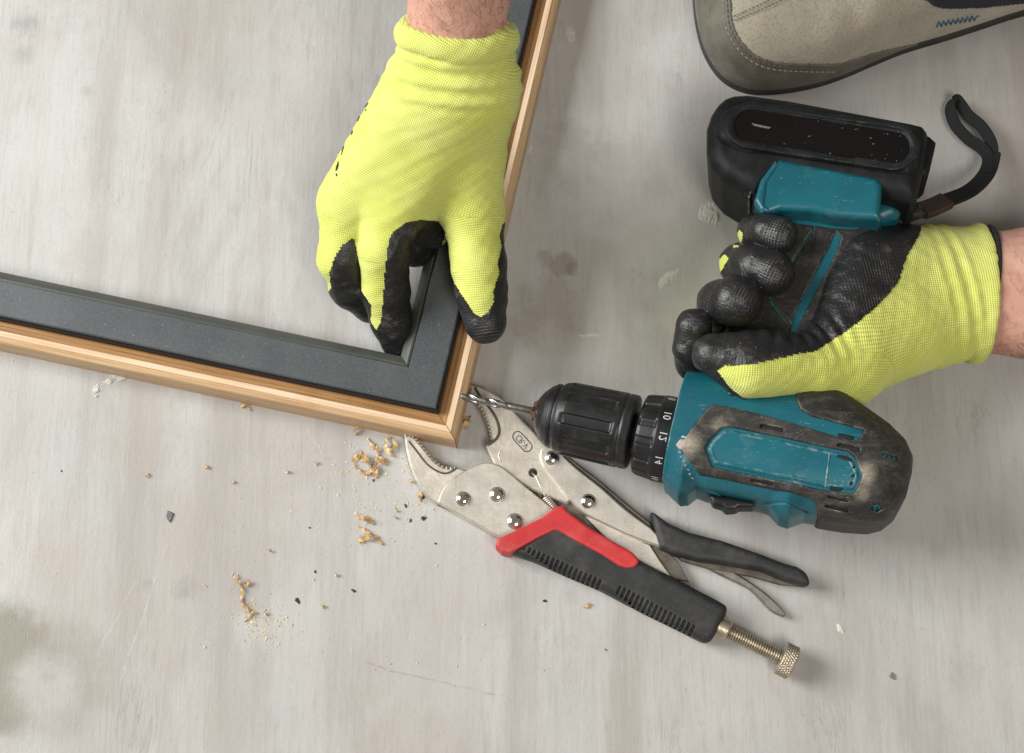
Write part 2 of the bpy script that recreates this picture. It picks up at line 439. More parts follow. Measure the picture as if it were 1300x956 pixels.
# square up the corner
ang_b = math.atan2(eb[1], eb[0]); ang_r = math.atan2(er[1], er[0])
dlt = ((ang_b-ang_r)-math.pi/2)/2
ang_b -= dlt; ang_r += dlt
eb = np.array([math.cos(ang_b), math.sin(ang_b), 0]); er = np.array([math.cos(ang_r), math.sin(ang_r), 0])
O0 = O.copy(); O0[2] = 0
frame = empty("window_frame", tuple(O0), "grey metal profile corner frame set in a pale wooden surround, held by the left hand", "frame")
def rail(name, prof, m, d, nrm, length, parent, mitre_gap=0.0, smooth_ang=28, closed=True):
    """sweep a profile [(s outward mm from the metal's outer edge, z mm)] along d from the mitred corner"""
    N = len(prof); V = []; F = []
    R = np.stack([d, nrm, [0, 0, 1]], 1)
    if np.linalg.det(R) < 0: flip = True
    else: flip = False
    ks = np.concatenate([[0], np.linspace(0.03, length, 16)])
    for k in ks:
        for s, z in prof:
            V.append((k if k > 0 else -s*MM+mitre_gap*MM, s*MM, z*MM))
    for i in range(len(ks)-1):
        for a in range(N if closed else N-1):
            b = (a+1) % N; q = (i*N+a, i*N+b, (i+1)*N+b, (i+1)*N+a)
            F.append(q if flip else q[::-1])
    F.append(tuple(range(N))); F.append(tuple(range(len(V)-N, len(V)))[::-1])
    # rotated local frame so that the grain runs along the rail
    me = bpy.data.meshes.new(name)
    X = Matrix(((d[0], -d[1], 0), (d[1], d[0], 0), (0, 0, 1)))
    if flip: V = [(x, -y, z) for x, y, z in V]
    me.from_pydata(V, [], F); me.shade_smooth(); me.set_sharp_from_angle(angle=math.radians(smooth_ang)); me.materials.append(m)
    bm = bmesh.new(); bm.from_mesh(me); bmesh.ops.recalc_face_normals(bm, faces=bm.faces); bm.to_mesh(me); bm.free()
    o = bpy.data.objects.new(name, me); col.objects.link(o); o.parent = parent
    o.matrix_local = X.to_4x4()
    OFF[o.name] = OFF[parent.name]
    return o
nb = -er; nr = -eb
WOOD = [(9.75, 0), (9.75, 21.6), (10.3, 21.7), (12.1, 20.2), (12.6, 19.2), (12.65, 0)]
STRIP = [(6.3, 0), (6.3, 21.4), (6.7, 22.3), (9.3, 22.4), (9.7, 22.1), (9.7, 0)]
M_strip = wood_material("light pine strip", (0.72, 0.545, 0.385), (0.64, 0.45, 0.29), (0.50, 0.32, 0.175), 0.38)
GROOVE = [(0.9, 0), (0.9, 19.0), (1.6, 19.6), (3.2, 19.7), (3.5, 19.5), (3.8, 19.9), (6.25, 20.2), (6.25, 0)]
FACE = [(-18.6, 4), (-18.6, 25.2), (-18.0, HZ), (-1.0, HZ), (-0.4, 25.6), (-0.15, 24.6), (-0.15, 4)]
LIP = [(-25.0, 2), (-25.0, 18.6), (-24.4, 19.6), (-20.6, 22.2), (-19.4, 22.0), (-18.7, 20.6), (-18.7, 2)]
GASK = [(-0.1, 4), (-0.1, 23.6), (0.3, 24.2), (0.8, 23.6), (0.85, 4)]
for d, nrm, L in ((eb, nb, 0.62), (er, nr, 0.72)):
    rail("wood_rail", WOOD, M_wood, d, nrm, L, frame, 0.25, 16)
    rail("pale_strip", STRIP, M_strip, d, nrm, L, frame, 0.2)
    rail("rebate_strip", GROOVE, M_groove, d, nrm, L, frame, 0.15)
    rail("metal_profile", FACE, M_grey, d, nrm, L, frame, 0.0)
    rail("glazing_bead", LIP, M_lip, d, nrm, L, frame, 0.12)
    rail("gasket", GASK, M_gasket, d, nrm, L, frame)

# ================================================================== LOCKING PLIERS
def steel_material(name, c1, c2, rough, bstr=0.18, metal=0.8, grit=900):
    n = NT(name); v = n.tc.outputs['Object']
    c = n.mix(n.ramp(n.noise(v, 120, 5, .6), .35, .68), c1, c2)
    c = n.mix(n.math('MULTIPLY', n.ramp(n.noise(v, 1300, 2, .5), .62, .72), .5), c, tuple(x*0.45 for x in c2))
    c = n.mix(n.math('MULTIPLY', n.ramp(n.noise(v, 38, 6, .7, .5), .40, .70), .09), c, tuple(x*0.55 for x in c2))
    c = n.mix(n.math('MULTIPLY', n.ramp(n.noise(n.mapping(v, scale=(1, .08, 1), rot=(0, 0, .75)), 900, 3, .6), .5, .72), .22), c, tuple(x*0.62 for x in c2))
    r = n.math('ADD', n.math('MULTIPLY', n.noise(v, 90, 5, .65), 0.30), rough-0.15)
    return n.fin(c, r, n.bump(n.noise(v, grit, 3, .6), bstr, 0.0004), metal)
M_steel = steel_material("satin nickel steel", (0.80, 0.755, 0.68), (0.74, 0.695, 0.615), 0.42)
M_cast = steel_material("cast nickel steel", (0.72, 0.67, 0.59), (0.62, 0.57, 0.49), 0.50, 0.45, grit=420)
M_dark = steel_material("darkened steel", (0.20, 0.175, 0.145), (0.12, 0.105, 0.09), 0.6)  # dark tone carries the shade of plate walls and inner gap
M_chrome = steel_material("polished rivet steel", (0.80, 0.77, 0.72), (0.72, 0.69, 0.64), 0.14, 0.03, 1.0)
M_screw = steel_material("brassy screw steel", (0.52, 0.45, 0.35), (0.40, 0.34, 0.26), 0.34)
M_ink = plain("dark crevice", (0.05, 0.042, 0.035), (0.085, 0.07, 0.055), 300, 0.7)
M_red = plain("red rubber", (0.52, 0.028, 0.032), (0.44, 0.020, 0.024), 90, 0.5, bscale=1500, bstr=.25, dust=((0.42, 0.12, 0.10), .35, 60))
M_grip = plain("black grip rubber", (0.013, 0.014, 0.015), (0.022, 0.022, 0.022), 120, 0.62, bscale=1600, bstr=.35, dust=((0.16, 0.148, 0.132), .22, 55))

pl0 = P(700, 640, 0)
pliers = empty("locking_pliers", tuple(pl0), "nickel locking pliers with red and black grip lying open under the drill chuck", "pliers")
def teeth(pts, depth, pitch):
    """polyline in pixels -> zigzag polyline (depth to the right hand side of travel)"""
    p = catmull(pts, 8); seg = np.linalg.norm(np.diff(p, axis=0), axis=1); s = np.concatenate([[0], np.cumsum(seg)])
    n = int(s[-1]/pitch); out = []
    for i in range(n):
        for f, d in ((0.0, 0), (0.45, 0), (0.6, depth), (0.9, depth)):
            t = (i+f)/n*s[-1]; x = np.interp(t, s, p[:, 0]); y = np.interp(t, s, p[:, 1])
            x2 = np.interp(t+.5, s, p[:, 0]); y2 = np.interp(t+.5, s, p[:, 1]); L = math.hypot(x2-x, y2-y) or 1
            out.append((x-(y2-y)/L*d, y+(x2-x)/L*d))
    out.append(tuple(p[-1])); return out
def crease(name, pts, z, rad=0.45, m=None, parent=None):
    path = [P(x, y, z) for x, y in catmull(pts, 6)]
    return mesh_obj(name, *tube_geo(path, rad*MM, 6), m or M_ink, parent)

# left jaw
lt = teeth([(514, 549), (527, 553), (541, 569), (554, 584), (565, 591), (577, 592)], 2.6, 5.2)
lj = lt+[(590, 596), (620, 600), (620, 640), (570, 640)]+[tuple(q) for q in catmull([(553, 639), (538, 626), (524, 601), (516, 572), (513, 549)], 5)]
left_jaw = plate("lower_jaw", lj, 8.5, 7.0, M_cast, pliers, 0.9)
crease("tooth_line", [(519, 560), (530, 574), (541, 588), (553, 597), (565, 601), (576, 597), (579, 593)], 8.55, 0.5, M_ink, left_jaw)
# right jaw
rt = teeth([(603, 511), (610, 521), (616, 533), (621, 547), (623.5, 560)], -2.6, 4.8)
rj = rt+[(617, 566)]+[tuple(q) for q in catmull([(618, 568), (622, 577), (627, 588)], 4)]+[(640, 600), (676, 622), (720, 640), (735, 620), (705, 575)]+\
    [tuple(q) for q in catmull([(690, 562), (676, 546), (663, 533), (650, 519), (637, 506), (620, 495.5), (606, 490), (597, 488.5)], 4)]
rj += teeth([(596, 490), (593, 499)], -2.0, 4)+[(594, 504), (603, 510)]
hole = [(676.5+5.8*math.cos(a), 600+5.8*math.sin(a)) for a in np.linspace(0, 2*math.pi, 24, endpoint=False)]
right_jaw = plate("upper_jaw", rj, 8.5, 7.0, M_cast, pliers, 0.9, holes=[hole])
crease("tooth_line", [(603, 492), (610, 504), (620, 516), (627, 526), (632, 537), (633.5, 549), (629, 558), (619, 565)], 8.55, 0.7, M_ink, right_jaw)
crease("tooth_line", [(636, 586), (633, 578), (636, 571)], 8.5, 0.3, M_steel, right_jaw)
# embossed oval with mirrored lettering
def oval(cx, cy, hl, r, ang, n=14):
    out = []
    for s, a0 in ((1, -90), (-1, 90)):
        for k in range(n+1):
            a = math.radians(a0+180*k/n); x, y = s*hl+r*math.cos(a), r*math.sin(a)
            out.append((cx+x*math.cos(ang)-y*math.sin(ang), cy+x*math.sin(ang)+y*math.cos(ang)))
    return out
ov = oval(663, 560.5, 8.6, 6.4, math.radians(48))
emb = Geo(); emb.add(tube_geo([P(x, y, 8.5) for x, y in ov+ov[:1]], 0.28*MM, 6)); emb.build("stamped_oval", M_ink, right_jaw)
def text_mesh(body, size):
    cu = bpy.data.curves.new("lettering_curve", 'FONT'); cu.body = body; cu.size = size; cu.align_x = 'CENTER'; cu.align_y = 'CENTER'
    cu.extrude = 0.0; cu.resolution_u = 3
    o = bpy.data.objects.new("lettering_source", cu); col.objects.link(o)
    bpy.context.view_layer.update()
    me = bpy.data.meshes.new_from_object(o.evaluated_get(bpy.context.evaluated_depsgraph_get()))
    V = np.array([v.co[:] for v in me.vertices]); F = [tuple(p.vertices) for p in me.polygons]
    bpy.data.objects.remove(o); bpy.data.curves.remove(cu); bpy.data.meshes.remove(me)
    return V, F
tv, tf = text_mesh("CR-V", 1.0)
dx = np.array([math.cos(math.radians(48)), math.sin(math.radians(48))]); dup = np.array([-dx[1], dx[0]])   # image axes, mirrored
tw = tv[:, 0].max()-tv[:, 0].min()
tv2 = [P(663+dx[0]*v[0]*19/tw+dup[0]*v[1]*11.5, 560.5+dx[1]*v[0]*19/tw+dup[1]*v[1]*11.5, 8.62) for v in tv]
mesh_obj("stamped_lettering", tv2, tf, M_ink, right_jaw, False)
# floor-side inner link and web, darkened for the shaded gap between the handles
plate("inner_web", [(676, 619), (697, 605), (722, 634), (748, 662), (770, 688), (745, 690), (712, 658), (690, 640)], 5.5, 3.5, M_dark, pliers, 0.3)
plate("link_bar", [(742, 655), (760, 661), (790, 677), (825, 692), (838, 712), (853, 733), (846, 735), (812, 712), (790, 700), (774, 688)], 7.0, 3.0, M_steel, pliers, 0.4)
plate("link_bar", [(826, 693), (838, 694), (860, 712), (875, 738), (853, 735)], 5.5, 2.5, M_dark, pliers, 0.3)
# handle side plate with folded lower wall
sp = [(556, 637.5), (562.5, 620), (576, 607), (590, 597)]
sp = [tuple(q) for q in catmull([(555.5, 638), (560, 625), (567, 615), (577, 606), (590, 597.5), (605, 589.5), (620, 587), (636, 592), (652, 604)], 4)]
sp += [(668.5, 619), (688, 634.5), (704, 648), (712, 656), (690, 668), (652, 680), (641, 686)]
side_plate = plate("side_plate", sp, 11.5, 11.0, M_steel, pliers, 0.7)
crease("plate_edge", [(556, 640), (580, 652), (610, 669), (641, 686.5)], 6, 0.7, M_dark, side_plate)  # dark line, shade of the folded side wall put in as colour
# lever plate
lv = [tuple(q) for q in catmull([(712, 620), (700, 604), (690, 592), (685.5, 581), (686.5, 572), (691, 566.5), (698, 564.5), (706, 568)], 5)]
lv += [tuple(q) for q in catmull([(716, 580), (735, 597), (763, 619), (794, 646.5), (826, 670)], 4)]
lv += [(845, 690), (840, 695)]+[tuple(q) for q in catmull([(838, 694), (812, 685), (790, 676), (769, 666), (750, 656.5), (735, 647), (712, 620)], 4)][:-1]
lever = plate("lever_plate", lv, 10.6, 9.0, M_steel, pliers, 0.7)
crease("plate_edge", [(718, 579), (737, 595), (765, 616.5), (796, 643), (826, 667)], 7.0, 1.1, M_dark, lever)  # lever's side wall drawn dark, its shade put into the colour
# rivets
for x, y, r, z in [(588, 633.5, 8.6, 11.5), (631, 628, 8.8, 11.5), (653.6, 662, 9.2, 11.5), (700.6, 581.8, 8.6, 10.6), (747, 636.7, 8.8, 10.6)]:
    rr = r*0.405*MM
    prof = [(0.0, 1.12), (0.5, 1.10), (0.55, 1.0)]+[(0.55+1.9*math.sin(a), math.cos(a)) for a in np.linspace(.15, math.pi/2-0.04, 9)]
    V, F = lathe_geo(P(x, y, z), (np.array([0, 0, 1.]), np.array([1., 0, 0]), np.array([0, 1., 0])),
                     lambda u, th: np.full_like(th, np.interp(u, [a*MM for a, _ in prof], [b*rr for _, b in prof])), [a*MM for a, _ in prof], 28)
    mesh_obj("rivet", V, [f[::-1] for f in F], M_chrome, pliers, True, 50)
# spring: hook wire and coil
sg = Geo()
sg.add(tube_geo([P(676, 601, 7), P(681, 606, 8.6), P(688, 622, 8), P(693.5, 633, 8)], 0.45*MM, 7))
a, b = P(692, 632, 8), P(710, 652, 8); e = (b-a); L = np.linalg.norm(e); e /= L; s1 = np.cross(e, [0, 0, 1]); s2 = np.cross(s1, e)
sg.add(tube_geo([a+e*L*k/130+(s1*math.cos(k*.5)+s2*math.sin(k*.5))*1.7*MM for k in range(130)], 0.42*MM, 6))
sg.build("spring", M_steel, pliers)
# black handle grip, red insert, ribs
gz = 8.0
def grip_sdf(name, pts, zc, half, r, m, parent, vox=0.55, post=None, smooth=True):
    poly = pxpoly(pts, zc+half*0.5); lo2 = poly.min(0)-3*MM; hi2 = poly.max(0)+3*MM
    lo = np.array([lo2[0], lo2[1], (zc-half-2)*MM]); hi = np.array([hi2[0], hi2[1], (zc+half+2)*MM])
    ax = grid(lo, hi, vox*MM); U, Vv = np.meshgrid(ax[0], ax[1], indexing='ij')
    D = ext(poly_sd(poly, U, Vv), ax[2]-zc*MM, half*MM, r*MM)
    if post: D = post(D, U, Vv, ax[2])
    V, Q = surface_nets(D, lo, vox*MM)
    return mesh_obj(name, V, Q, m, parent)
gp = [(648, 702), (690, 672), (704, 664), (722, 663), (762, 684), (811, 711), (868, 740), (910, 762)]+[tuple(q) for q in catmull([(917, 766), (922, 770), (922, 779), (913, 797), (904, 812), (898, 815.5), (891, 814)], 4)]
gp += [(855, 796), (820, 779), (794, 765.5), (763, 749), (720, 731), (680, 713), (660, 706)]
ax_a = np.array(P(671, 700, gz)[:2]); ax_b = np.array(P(893, 806, gz)[:2]); ud = (ax_b-ax_a)/np.linalg.norm(ax_b-ax_a)
rib1 = pxpoly([(662, 697), (671, 694), (768, 738), (760, 752), (720, 734)], gz+6); rib2 = pxpoly([(778, 752), (788, 743), (884, 795), (878, 810), (820, 781)], gz+6)
def rib_post(D, U, Vv, Z):
    s = (U-ax_a[0])*ud[0]+(Vv-ax_a[1])*ud[1]
    for rp, pit in ((rib1, 2.55), (rib2, 2.55)):
        d2 = poly_sd(rp, U, Vv); mk = np.clip(-d2/(0.6*MM), 0, 1)
        g = np.where(np.sin(2*np.pi*s/(pit*MM)) > 0.0, 1.0, 0.0)*mk
        g = g+0.5*mk*0
        D = D+(g*1.3*MM)[:, :, None]*(Z[None, None, :] > 4*MM)
    return D
grip_sdf("handle_grip", gp, gz, 7.6, 4.5, M_grip, pliers, 0.5, rib_post)
rd = [(629, 694), (632, 685), (656, 674), (687, 659), (706, 644.5), (714, 643.5), (722, 652), (745, 669), (775, 687), (800, 701)]+[tuple(q) for q in catmull([(806, 706), (810, 712), (809, 718), (803, 722), (795, 723)], 4)]
rd += [(785, 720), (762, 705), (730, 688), (709, 676), (704, 675), (685, 684), (659, 698), (648, 704), (637, 702)]
grip_sdf("red_grip_inlay", rd, gz, 8.4, 1.5, M_red, pliers, 0.45)
# lever grip and release lever
def lever_grip():
    pts = [(826, 650), (830, 651), (849, 665), (874, 676), (917, 687), (963, 703), (997, 716)]+[tuple(q) for q in catmull([(1012, 720), (1022, 727), (1027, 737), (1025, 744), (1010, 741), (994, 736)], 4)]
    pts += [(966, 724), (917, 716), (886, 712), (855, 704), (838, 696), (833, 680)]
    return grip_sdf("lever_grip", pts, 7.5, 6.2, 3.2, M_grip, pliers, 0.5)
lever_grip()
plate("lever_core", [(858, 704), (900, 712), (965, 723), (995, 737), (1020, 745), (990, 742), (955, 732), (900, 722), (866, 712)], 5.5, 3, M_dark, pliers, 0.3)
rel = [tuple(q) for q in catmull([(876, 711), (911, 714), (935, 728), (957, 742), (978, 758), (997, 777)], 4)]+[(998.5, 780.5), (996, 783)]+[tuple(q) for q in catmull([(994, 783), (978, 775), (952, 749), (918, 732), (890, 718)], 4)]
M_lever = steel_material("worn lever steel", (0.44, 0.41, 0.37), (0.30, 0.28, 0.25), .34)
plate("release_lever", rel, 5.0, 2.6, M_lever, pliers, 0.8)
# adjusting screw
SA, SB = P(905, 791.5, 8.2), P(999, 838.5, 8.2); sx = (SB-SA); SL = np.linalg.norm(sx); sx /= SL
sy = np.cross([0, 0, 1.], sx); sy /= np.linalg.norm(sy); sz = np.cross(sx, sy)
def at_px(x): return (x-905)/(999-905)*SL
us = np.linspace(at_px(915), at_px(995), 260); pitch = 1.25*MM
screw = mesh_obj("adjusting_screw", *lathe_geo(SA, (sx, sy, sz), lambda u, th: 3.45*MM+0.55*MM*(np.abs(((u/pitch-th/(2*np.pi)) % 1)*2-1)*2-1), us, 40), M_screw, pliers)
cu = [at_px(904), at_px(906), at_px(923), at_px(925)]
mesh_obj("screw_collar", *lathe_geo(SA, (sx, sy, sz), lambda u, th: np.full_like(th, np.interp(u, cu, [4.6*MM, 5.4*MM, 5.4*MM, 4.7*MM])), cu, 40), M_screw, pliers, True, 30)
ku = np.linspace(at_px(990.5), at_px(1007.5), 44); k0, k1 = ku[0], ku[-1]
def knob_r(u, th):
    q = (u-k0)/(k1-k0); body = 8.3*MM
    f = np.abs(np.sin(th*17+q*9.4))*np.abs(np.sin(th*17-q*9.4))
    e = min(1, min(q, 1-q)/0.07)
    return (body-1.2*MM*(1-e))+0.65*MM*(f-0.5)*e
mesh_obj("knurled_knob", *lathe_geo(SA, (sx, sy, sz), knob_r, ku, 170), M_screw, pliers)

# ================================================================== CORDLESS DRILL
A1, A2 = P(590, 504, 20), P(1150, 622, 56)
du = (A2-A1)/np.linalg.norm(A2-A1); dw = np.array([0, 0, 1.])-du*du[2]; dw /= np.linalg.norm(dw); dv = np.cross(dw, du)
DR = np.stack([du, dv, dw], 1)
def D(px, py, wd=0.0):                 # pixel -> drill coordinates (u, v) on the plane w = wd mm
    d = ray(px, py); o = A1+dw*wd*MM
    t = np.dot(o-CAM, dw)/np.dot(d, dw); q = (CAM+d*t-A1)@DR
    return q[:2]
def Dpoly(pts, wd=0.0): return np.array([D(x, y, wd) for x, y in pts])
def dworld(V): return np.asarray(V)@DR.T+A1
def uax(px): return D(px, 504+(px-590)*118/560)[0]
drill = empty("cordless_drill", tuple(P(1000, 585, 0)), "dusty teal and black cordless drill driver gripped by the right-hand glove", "drill")
DO = OFF[drill.name]

def teal_material():
    n = NT("teal plastic"); v = n.tc.outputs['Object']
    c = n.mix(n.ramp(n.noise(v, 40, 4), .35, .65), (0.005, 0.082, 0.112), (0.007, 0.104, 0.136))
    scr = n.noise(n.mapping(v, scale=(.06, 1, 1), rot=(0, 0, .25)), 900, 3, .6)
    d = n.math('MULTIPLY', n.ramp(scr, .62, .74), n.ramp(n.noise(v, 70, 4), .45, .62))
    d = n.math('MAXIMUM', d, n.math('MULTIPLY', n.ramp(n.noise(v, 48, 6, .7), .55, .78), .55))
    d = n.math('MAXIMUM', d, n.math('MULTIPLY', n.ramp(n.noise(v, 800, 2), .70, .74), .9))
    c = n.mix(n.math('MULTIPLY', d, .42), c, (0.26, 0.31, 0.29))
    c = edge_wear(n, c, (0.26, 0.34, 0.34), .515, .57, .6)
    return n.fin(c, n.math('ADD', n.math('MULTIPLY', d, .3), .36), n.bump(n.noise(v, 1600, 3), .14, .0003), spec=.45)
M_teal = teal_material()
def rubber_material(name, spots=(), amt=.30, base=((0.014, 0.013, 0.012), (0.024, 0.022, 0.020))):
    n = NT(name); v = n.tc.outputs['Object']
    c = n.mix(n.ramp(n.noise(v, 60, 4), .35, .65), *base)
    sm = n.noise(n.mapping(v, scale=(.35, 1, 1), rot=(0, 0, .22)), 170, 7, .78, .3)
    d = n.math('MULTIPLY', n.ramp(sm, .44, .76), amt)
    d = n.math('MAXIMUM', d, n.math('MULTIPLY', n.ramp(n.noise(v, 90, 6, .7, .5), .50, .78), amt*.8))
    d = n.math('MAXIMUM', d, n.math('MULTIPLY', n.ramp(n.noise(v, 1000, 2), .66, .72), .6))
    c = n.mix(d, c, (0.225, 0.205, 0.175))
    for p, r0, r1, a in spots:
        f = n.math('MULTIPLY', n.near(v, tuple(p-DO), 0, r1*MM), n.math('ADD', n.math('MULTIPLY', sm, .75), n.math('MULTIPLY', n.noise(v, 620, 4, .75), .5)))
        c = n.mix(n.math('MULTIPLY', n.ramp(f, .16, .80), a), c, (0.40, 0.335, 0.26))
    c = edge_wear(n, c, (0.30, 0.26, 0.21), .515, .57, .6)
    h = n.math('ADD', n.noise(v, 1100, 3, .7), n.math('MULTIPLY', sm, .6))
    return n.fin(c, n.math('ADD', n.math('MULTIPLY', d, .3), .55), n.bump(h, .3, .0003), spec=.4)
M_black = plain("black plastic", (0.006, 0.0066, 0.0075), (0.011, 0.0115, 0.0125), 90, 0.38, bscale=1500, bstr=.15, dust=((0.12, 0.11, 0.10), .14, 75), spec=.4, wear=(0.22, 0.22, 0.215))
M_battery = plain("black battery plastic", (0.007, 0.0085, 0.009), (0.013, 0.0145, 0.015), 90, 0.50, bscale=1700, bstr=.25, dust=((0.11, 0.10, 0.095), .10, 60), spec=.16, wear=(0.16, 0.16, 0.16))
M_hole = plain("unlit vent black", (0.004, 0.004, 0.004), (0.006, 0.006, 0.006), 90, 0.8)
def gloss_material():
    n = NT("glossy black panel"); v = n.tc.outputs['Object']
    sp = n.math('MULTIPLY', n.ramp(n.noise(v, 620, 2, .5), .70, .76), .55)
    c = n.mix(sp, (0.006, 0.005, 0.005), (0.30, 0.27, 0.24))
    return n.fin(c, n.math('ADD', n.ramp(n.noise(v, 60, 5, .6), .4, .7, .10, .20), sp), spec=.28)
M_gloss = gloss_material()
M_white = plain("white print", (0.66, 0.66, 0.64), (0.50, 0.50, 0.49), 700, 0.55)
M_greyprint = plain("grey print", (0.16, 0.16, 0.16), (0.10, 0.10, 0.10), 700, 0.5)

# ---- body shell
BW = 30.0
out_px = [(851, 477), (893, 482), (960, 491), (1036, 500), (1060, 505), (1092, 526), (1124, 549), (1144, 569), (1152, 588), (1151, 605), (1144, 634), (1133, 654), (1119, 665), (1103, 669),
          (1072, 667), (1042, 662), (1020, 658.5), (1000, 666), (988, 662), (976, 648.5), (940, 638.5), (896, 632), (884, 627), (873, 636), (862, 637), (844, 620)]
body_poly = Dpoly(out_px, 0.0)
uf = uax(856.5)
body_poly = np.concatenate([body_poly, [[uf-.03, body_poly[-1][1]], [uf-.03, body_poly[0][1]]]])
vox = 0.62*MM
blo = np.array([uf-3*MM, body_poly[:, 1].min()-4*MM, -34*MM]); bhi = np.array([body_poly[:, 0].max()+4*MM, body_poly[:, 1].max()+4*MM, 35*MM])
bax = grid(blo, bhi, vox); BU, BV = np.meshgrid(bax[0], bax[1], indexing='ij'); BZ = bax[2]
bd2 = poly_sd(body_poly, BU, BV)
bodyD = ext(bd2, BZ, BW*MM, 21*MM)
bodyD = np.maximum(bodyD, (uf-BU)[:, :, None])
V, Q = surface_nets(bodyD, blo, vox)
body_w = dworld(V)
body_bvh = BVHTree.FromPolygons([Vector(v) for v in body_w], Q.tolist())
def hit(bvh, px, py):
    d = Vector(ray(px, py)).normalized()
    r = bvh.ray_cast(Vector(CAM), d)
    return (np.array(r[0]), np.array(r[1])) if r[0] is not None else (None, None)
def on_body(pts, lift=0.0):
    o = []
    for x, y in pts:
        h, _ = hit(body_bvh, x, y)
        o.append(((h-A1)@DR)[:2] if h is not None else D(x, y, 0))
    return np.array(o)
slots_px = [[(1064, 550), (1084, 554.5), (1083, 558.5), (1063.5, 553.5)], [(1064, 563), (1091.5, 569.5), (1090.5, 574), (1063, 567)], [(1050.5, 630.5), (1077.5, 636), (1077, 638.5), (1050, 633)],
            [(1047.5, 641), (1077, 647.5), (1076, 652), (1046.5, 645.5)], [(1064, 577.5), (1074, 579), (1082, 584), (1080, 586.5), (1064, 581)], [(1054, 617.5), (1071, 620), (1066, 623.5), (1053, 621.5)],
            [(1083, 592), (1086, 593), (1085, 596), (1082, 595)], [(1081.5, 602), (1085.5, 603), (1084.5, 606.5), (1080.5, 605.5)], [(1079.5, 612), (1083.5, 613), (1082, 617), (1078, 616)],
            [(966, 539), (995, 545), (994, 549), (965, 543.5)], [(954, 609), (982, 613.5), (981, 617), (953, 612.5)]]
g1 = [(1119, 575.5), (1141, 582.5), (1139, 587), (1117, 580)]; g2 = [(1105.5, 641), (1115, 641), (1121, 645.5), (1114, 651.5), (1104, 649)]
slot_d = [poly_sd(on_body(s), BU, BV) for s in slots_px]
slot_all = np.minimum.reduce(slot_d+[poly_sd(on_body(g), BU, BV) for g in (g1, g2)])
groove = poly_sd(on_body([(884, 622), (905, 622), (975, 636), (1025, 648), (1026, 650), (975, 639), (905, 625.5), (884, 626)]), BU, BV)
bodyD_cut = np.maximum(bodyD, -np.maximum(groove[:, :, None], -(bodyD+0.7*MM)))
V, Q = surface_nets(bodyD_cut, blo, vox)
shell = mesh_obj("body_shell", dworld(V), Q, M_teal, drill)
def body_part(name, d2, off, m, parent=None, top=True, minus=None, bev=0.0):
    if name == 'rotation_button': minus = None
    A = d2[:, :, None]; B = bodyD-off*MM
    if bev: 
        a = np.maximum(A+bev*MM, 0); b = np.maximum(B+bev*MM, 0); F_ = np.sqrt(a*a+b*b)+np.minimum(np.maximum(A+bev*MM, B+bev*MM), 0)-bev*MM
    else: F_ = np.maximum(A, B)
    F_ = np.maximum(F_, -(bodyD+6*MM))
    if top: F_ = np.maximum(F_, (-8*MM-BZ)[None, None, :])
    if minus is not None: F_ = np.maximum(F_, -minus[:, :, None])
    F_[:2] = 1; F_[-2:] = 1; F_[:, :2] = 1; F_[:, -2:] = 1; F_[:, :, :2] = 1; F_[:, :, -2:] = 1
    V, Q = surface_nets(F_, blo, vox)
    return mesh_obj(name, dworld(V), Q, m, parent or drill)
tip_p = hit(body_bvh, 872, 563)[0]; rear_p = hit(body_bvh, 1100, 602)[0]; r2 = hit(body_bvh, 915, 540)[0]; r3 = hit(body_bvh, 1094, 625)[0]
M_over = rubber_material("dusty overmould rubber", [(tip_p, 4, 14, .9), (rear_p, 2, 10, .75), (r2, 3, 10, .4), (r3, 2, 8, .5)])
om_out = [(864, 566), (876, 547), (898, 519), (906, 514), (920, 516), (968, 527), (1020, 542), (1060, 554), (1088, 561), (1098, 547), (1062, 537), (1030, 529), (1016, 520), (1011, 508), (1010, 480), (1170, 480), (1210, 600), (1160, 710), (1042, 700), (1037, 658), (1036, 641), (1030, 634), (980, 622), (924, 610), (888, 604), (876, 586), (866, 572)]
om_in = [(896, 570), (902, 558), (916, 544), (926, 543), (980, 554), (1048, 569), (1075, 574), (1084, 582), (1094, 604), (1090, 615), (1084, 626), (1056, 624), (980, 608), (904, 592)]
om_d = poly_sd(on_body(om_out), BU, BV); in_d = poly_sd(on_body(om_in), BU, BV)
body_part("rubber_overmould", np.maximum(om_d, -in_d+0.3*MM), 1.5, M_over, None, False, slot_all, 0.8)
pan_in = in_d+0.9*MM
panel = body_part("side_panel", np.maximum(pan_in, 0*pan_in-1), 0.75, M_teal, None, True, slot_all, 0.5)
rib_px = [[(1052, 575), (1056, 576), (1050, 619), (1046, 618)]]
body_part("panel_rim", np.maximum(in_d+1.4*MM, -(in_d+3.0*MM)), 1.1, M_teal, panel, True, slot_all, 0.4)
body_part("panel_ridge", poly_sd(on_body([(1052, 574), (1055, 575), (1049, 620), (1046, 619)]), BU, BV), 1.15, M_teal, panel, True, None, 0.3)
for a, b in (((1064, 590), (1081, 594)), ((1062, 600), (1080, 604)), ((1059, 610), (1078, 613.5))):
    body_part("panel_slat", poly_sd(on_body([a, b, (b[0]-.4, b[1]+2.2), (a[0]-.4, a[1]+2.2)]), BU, BV), 1.2, M_teal, panel, True, None, 0.3)
for s in slot_d: body_part("vent_slot", s-0.3*MM, 0.45, M_hole)
for g in (g1, g2):
    gd = poly_sd(on_body(g), BU, BV); body_part("vent_grille", gd-0.2*MM, 0.35, M_teal)
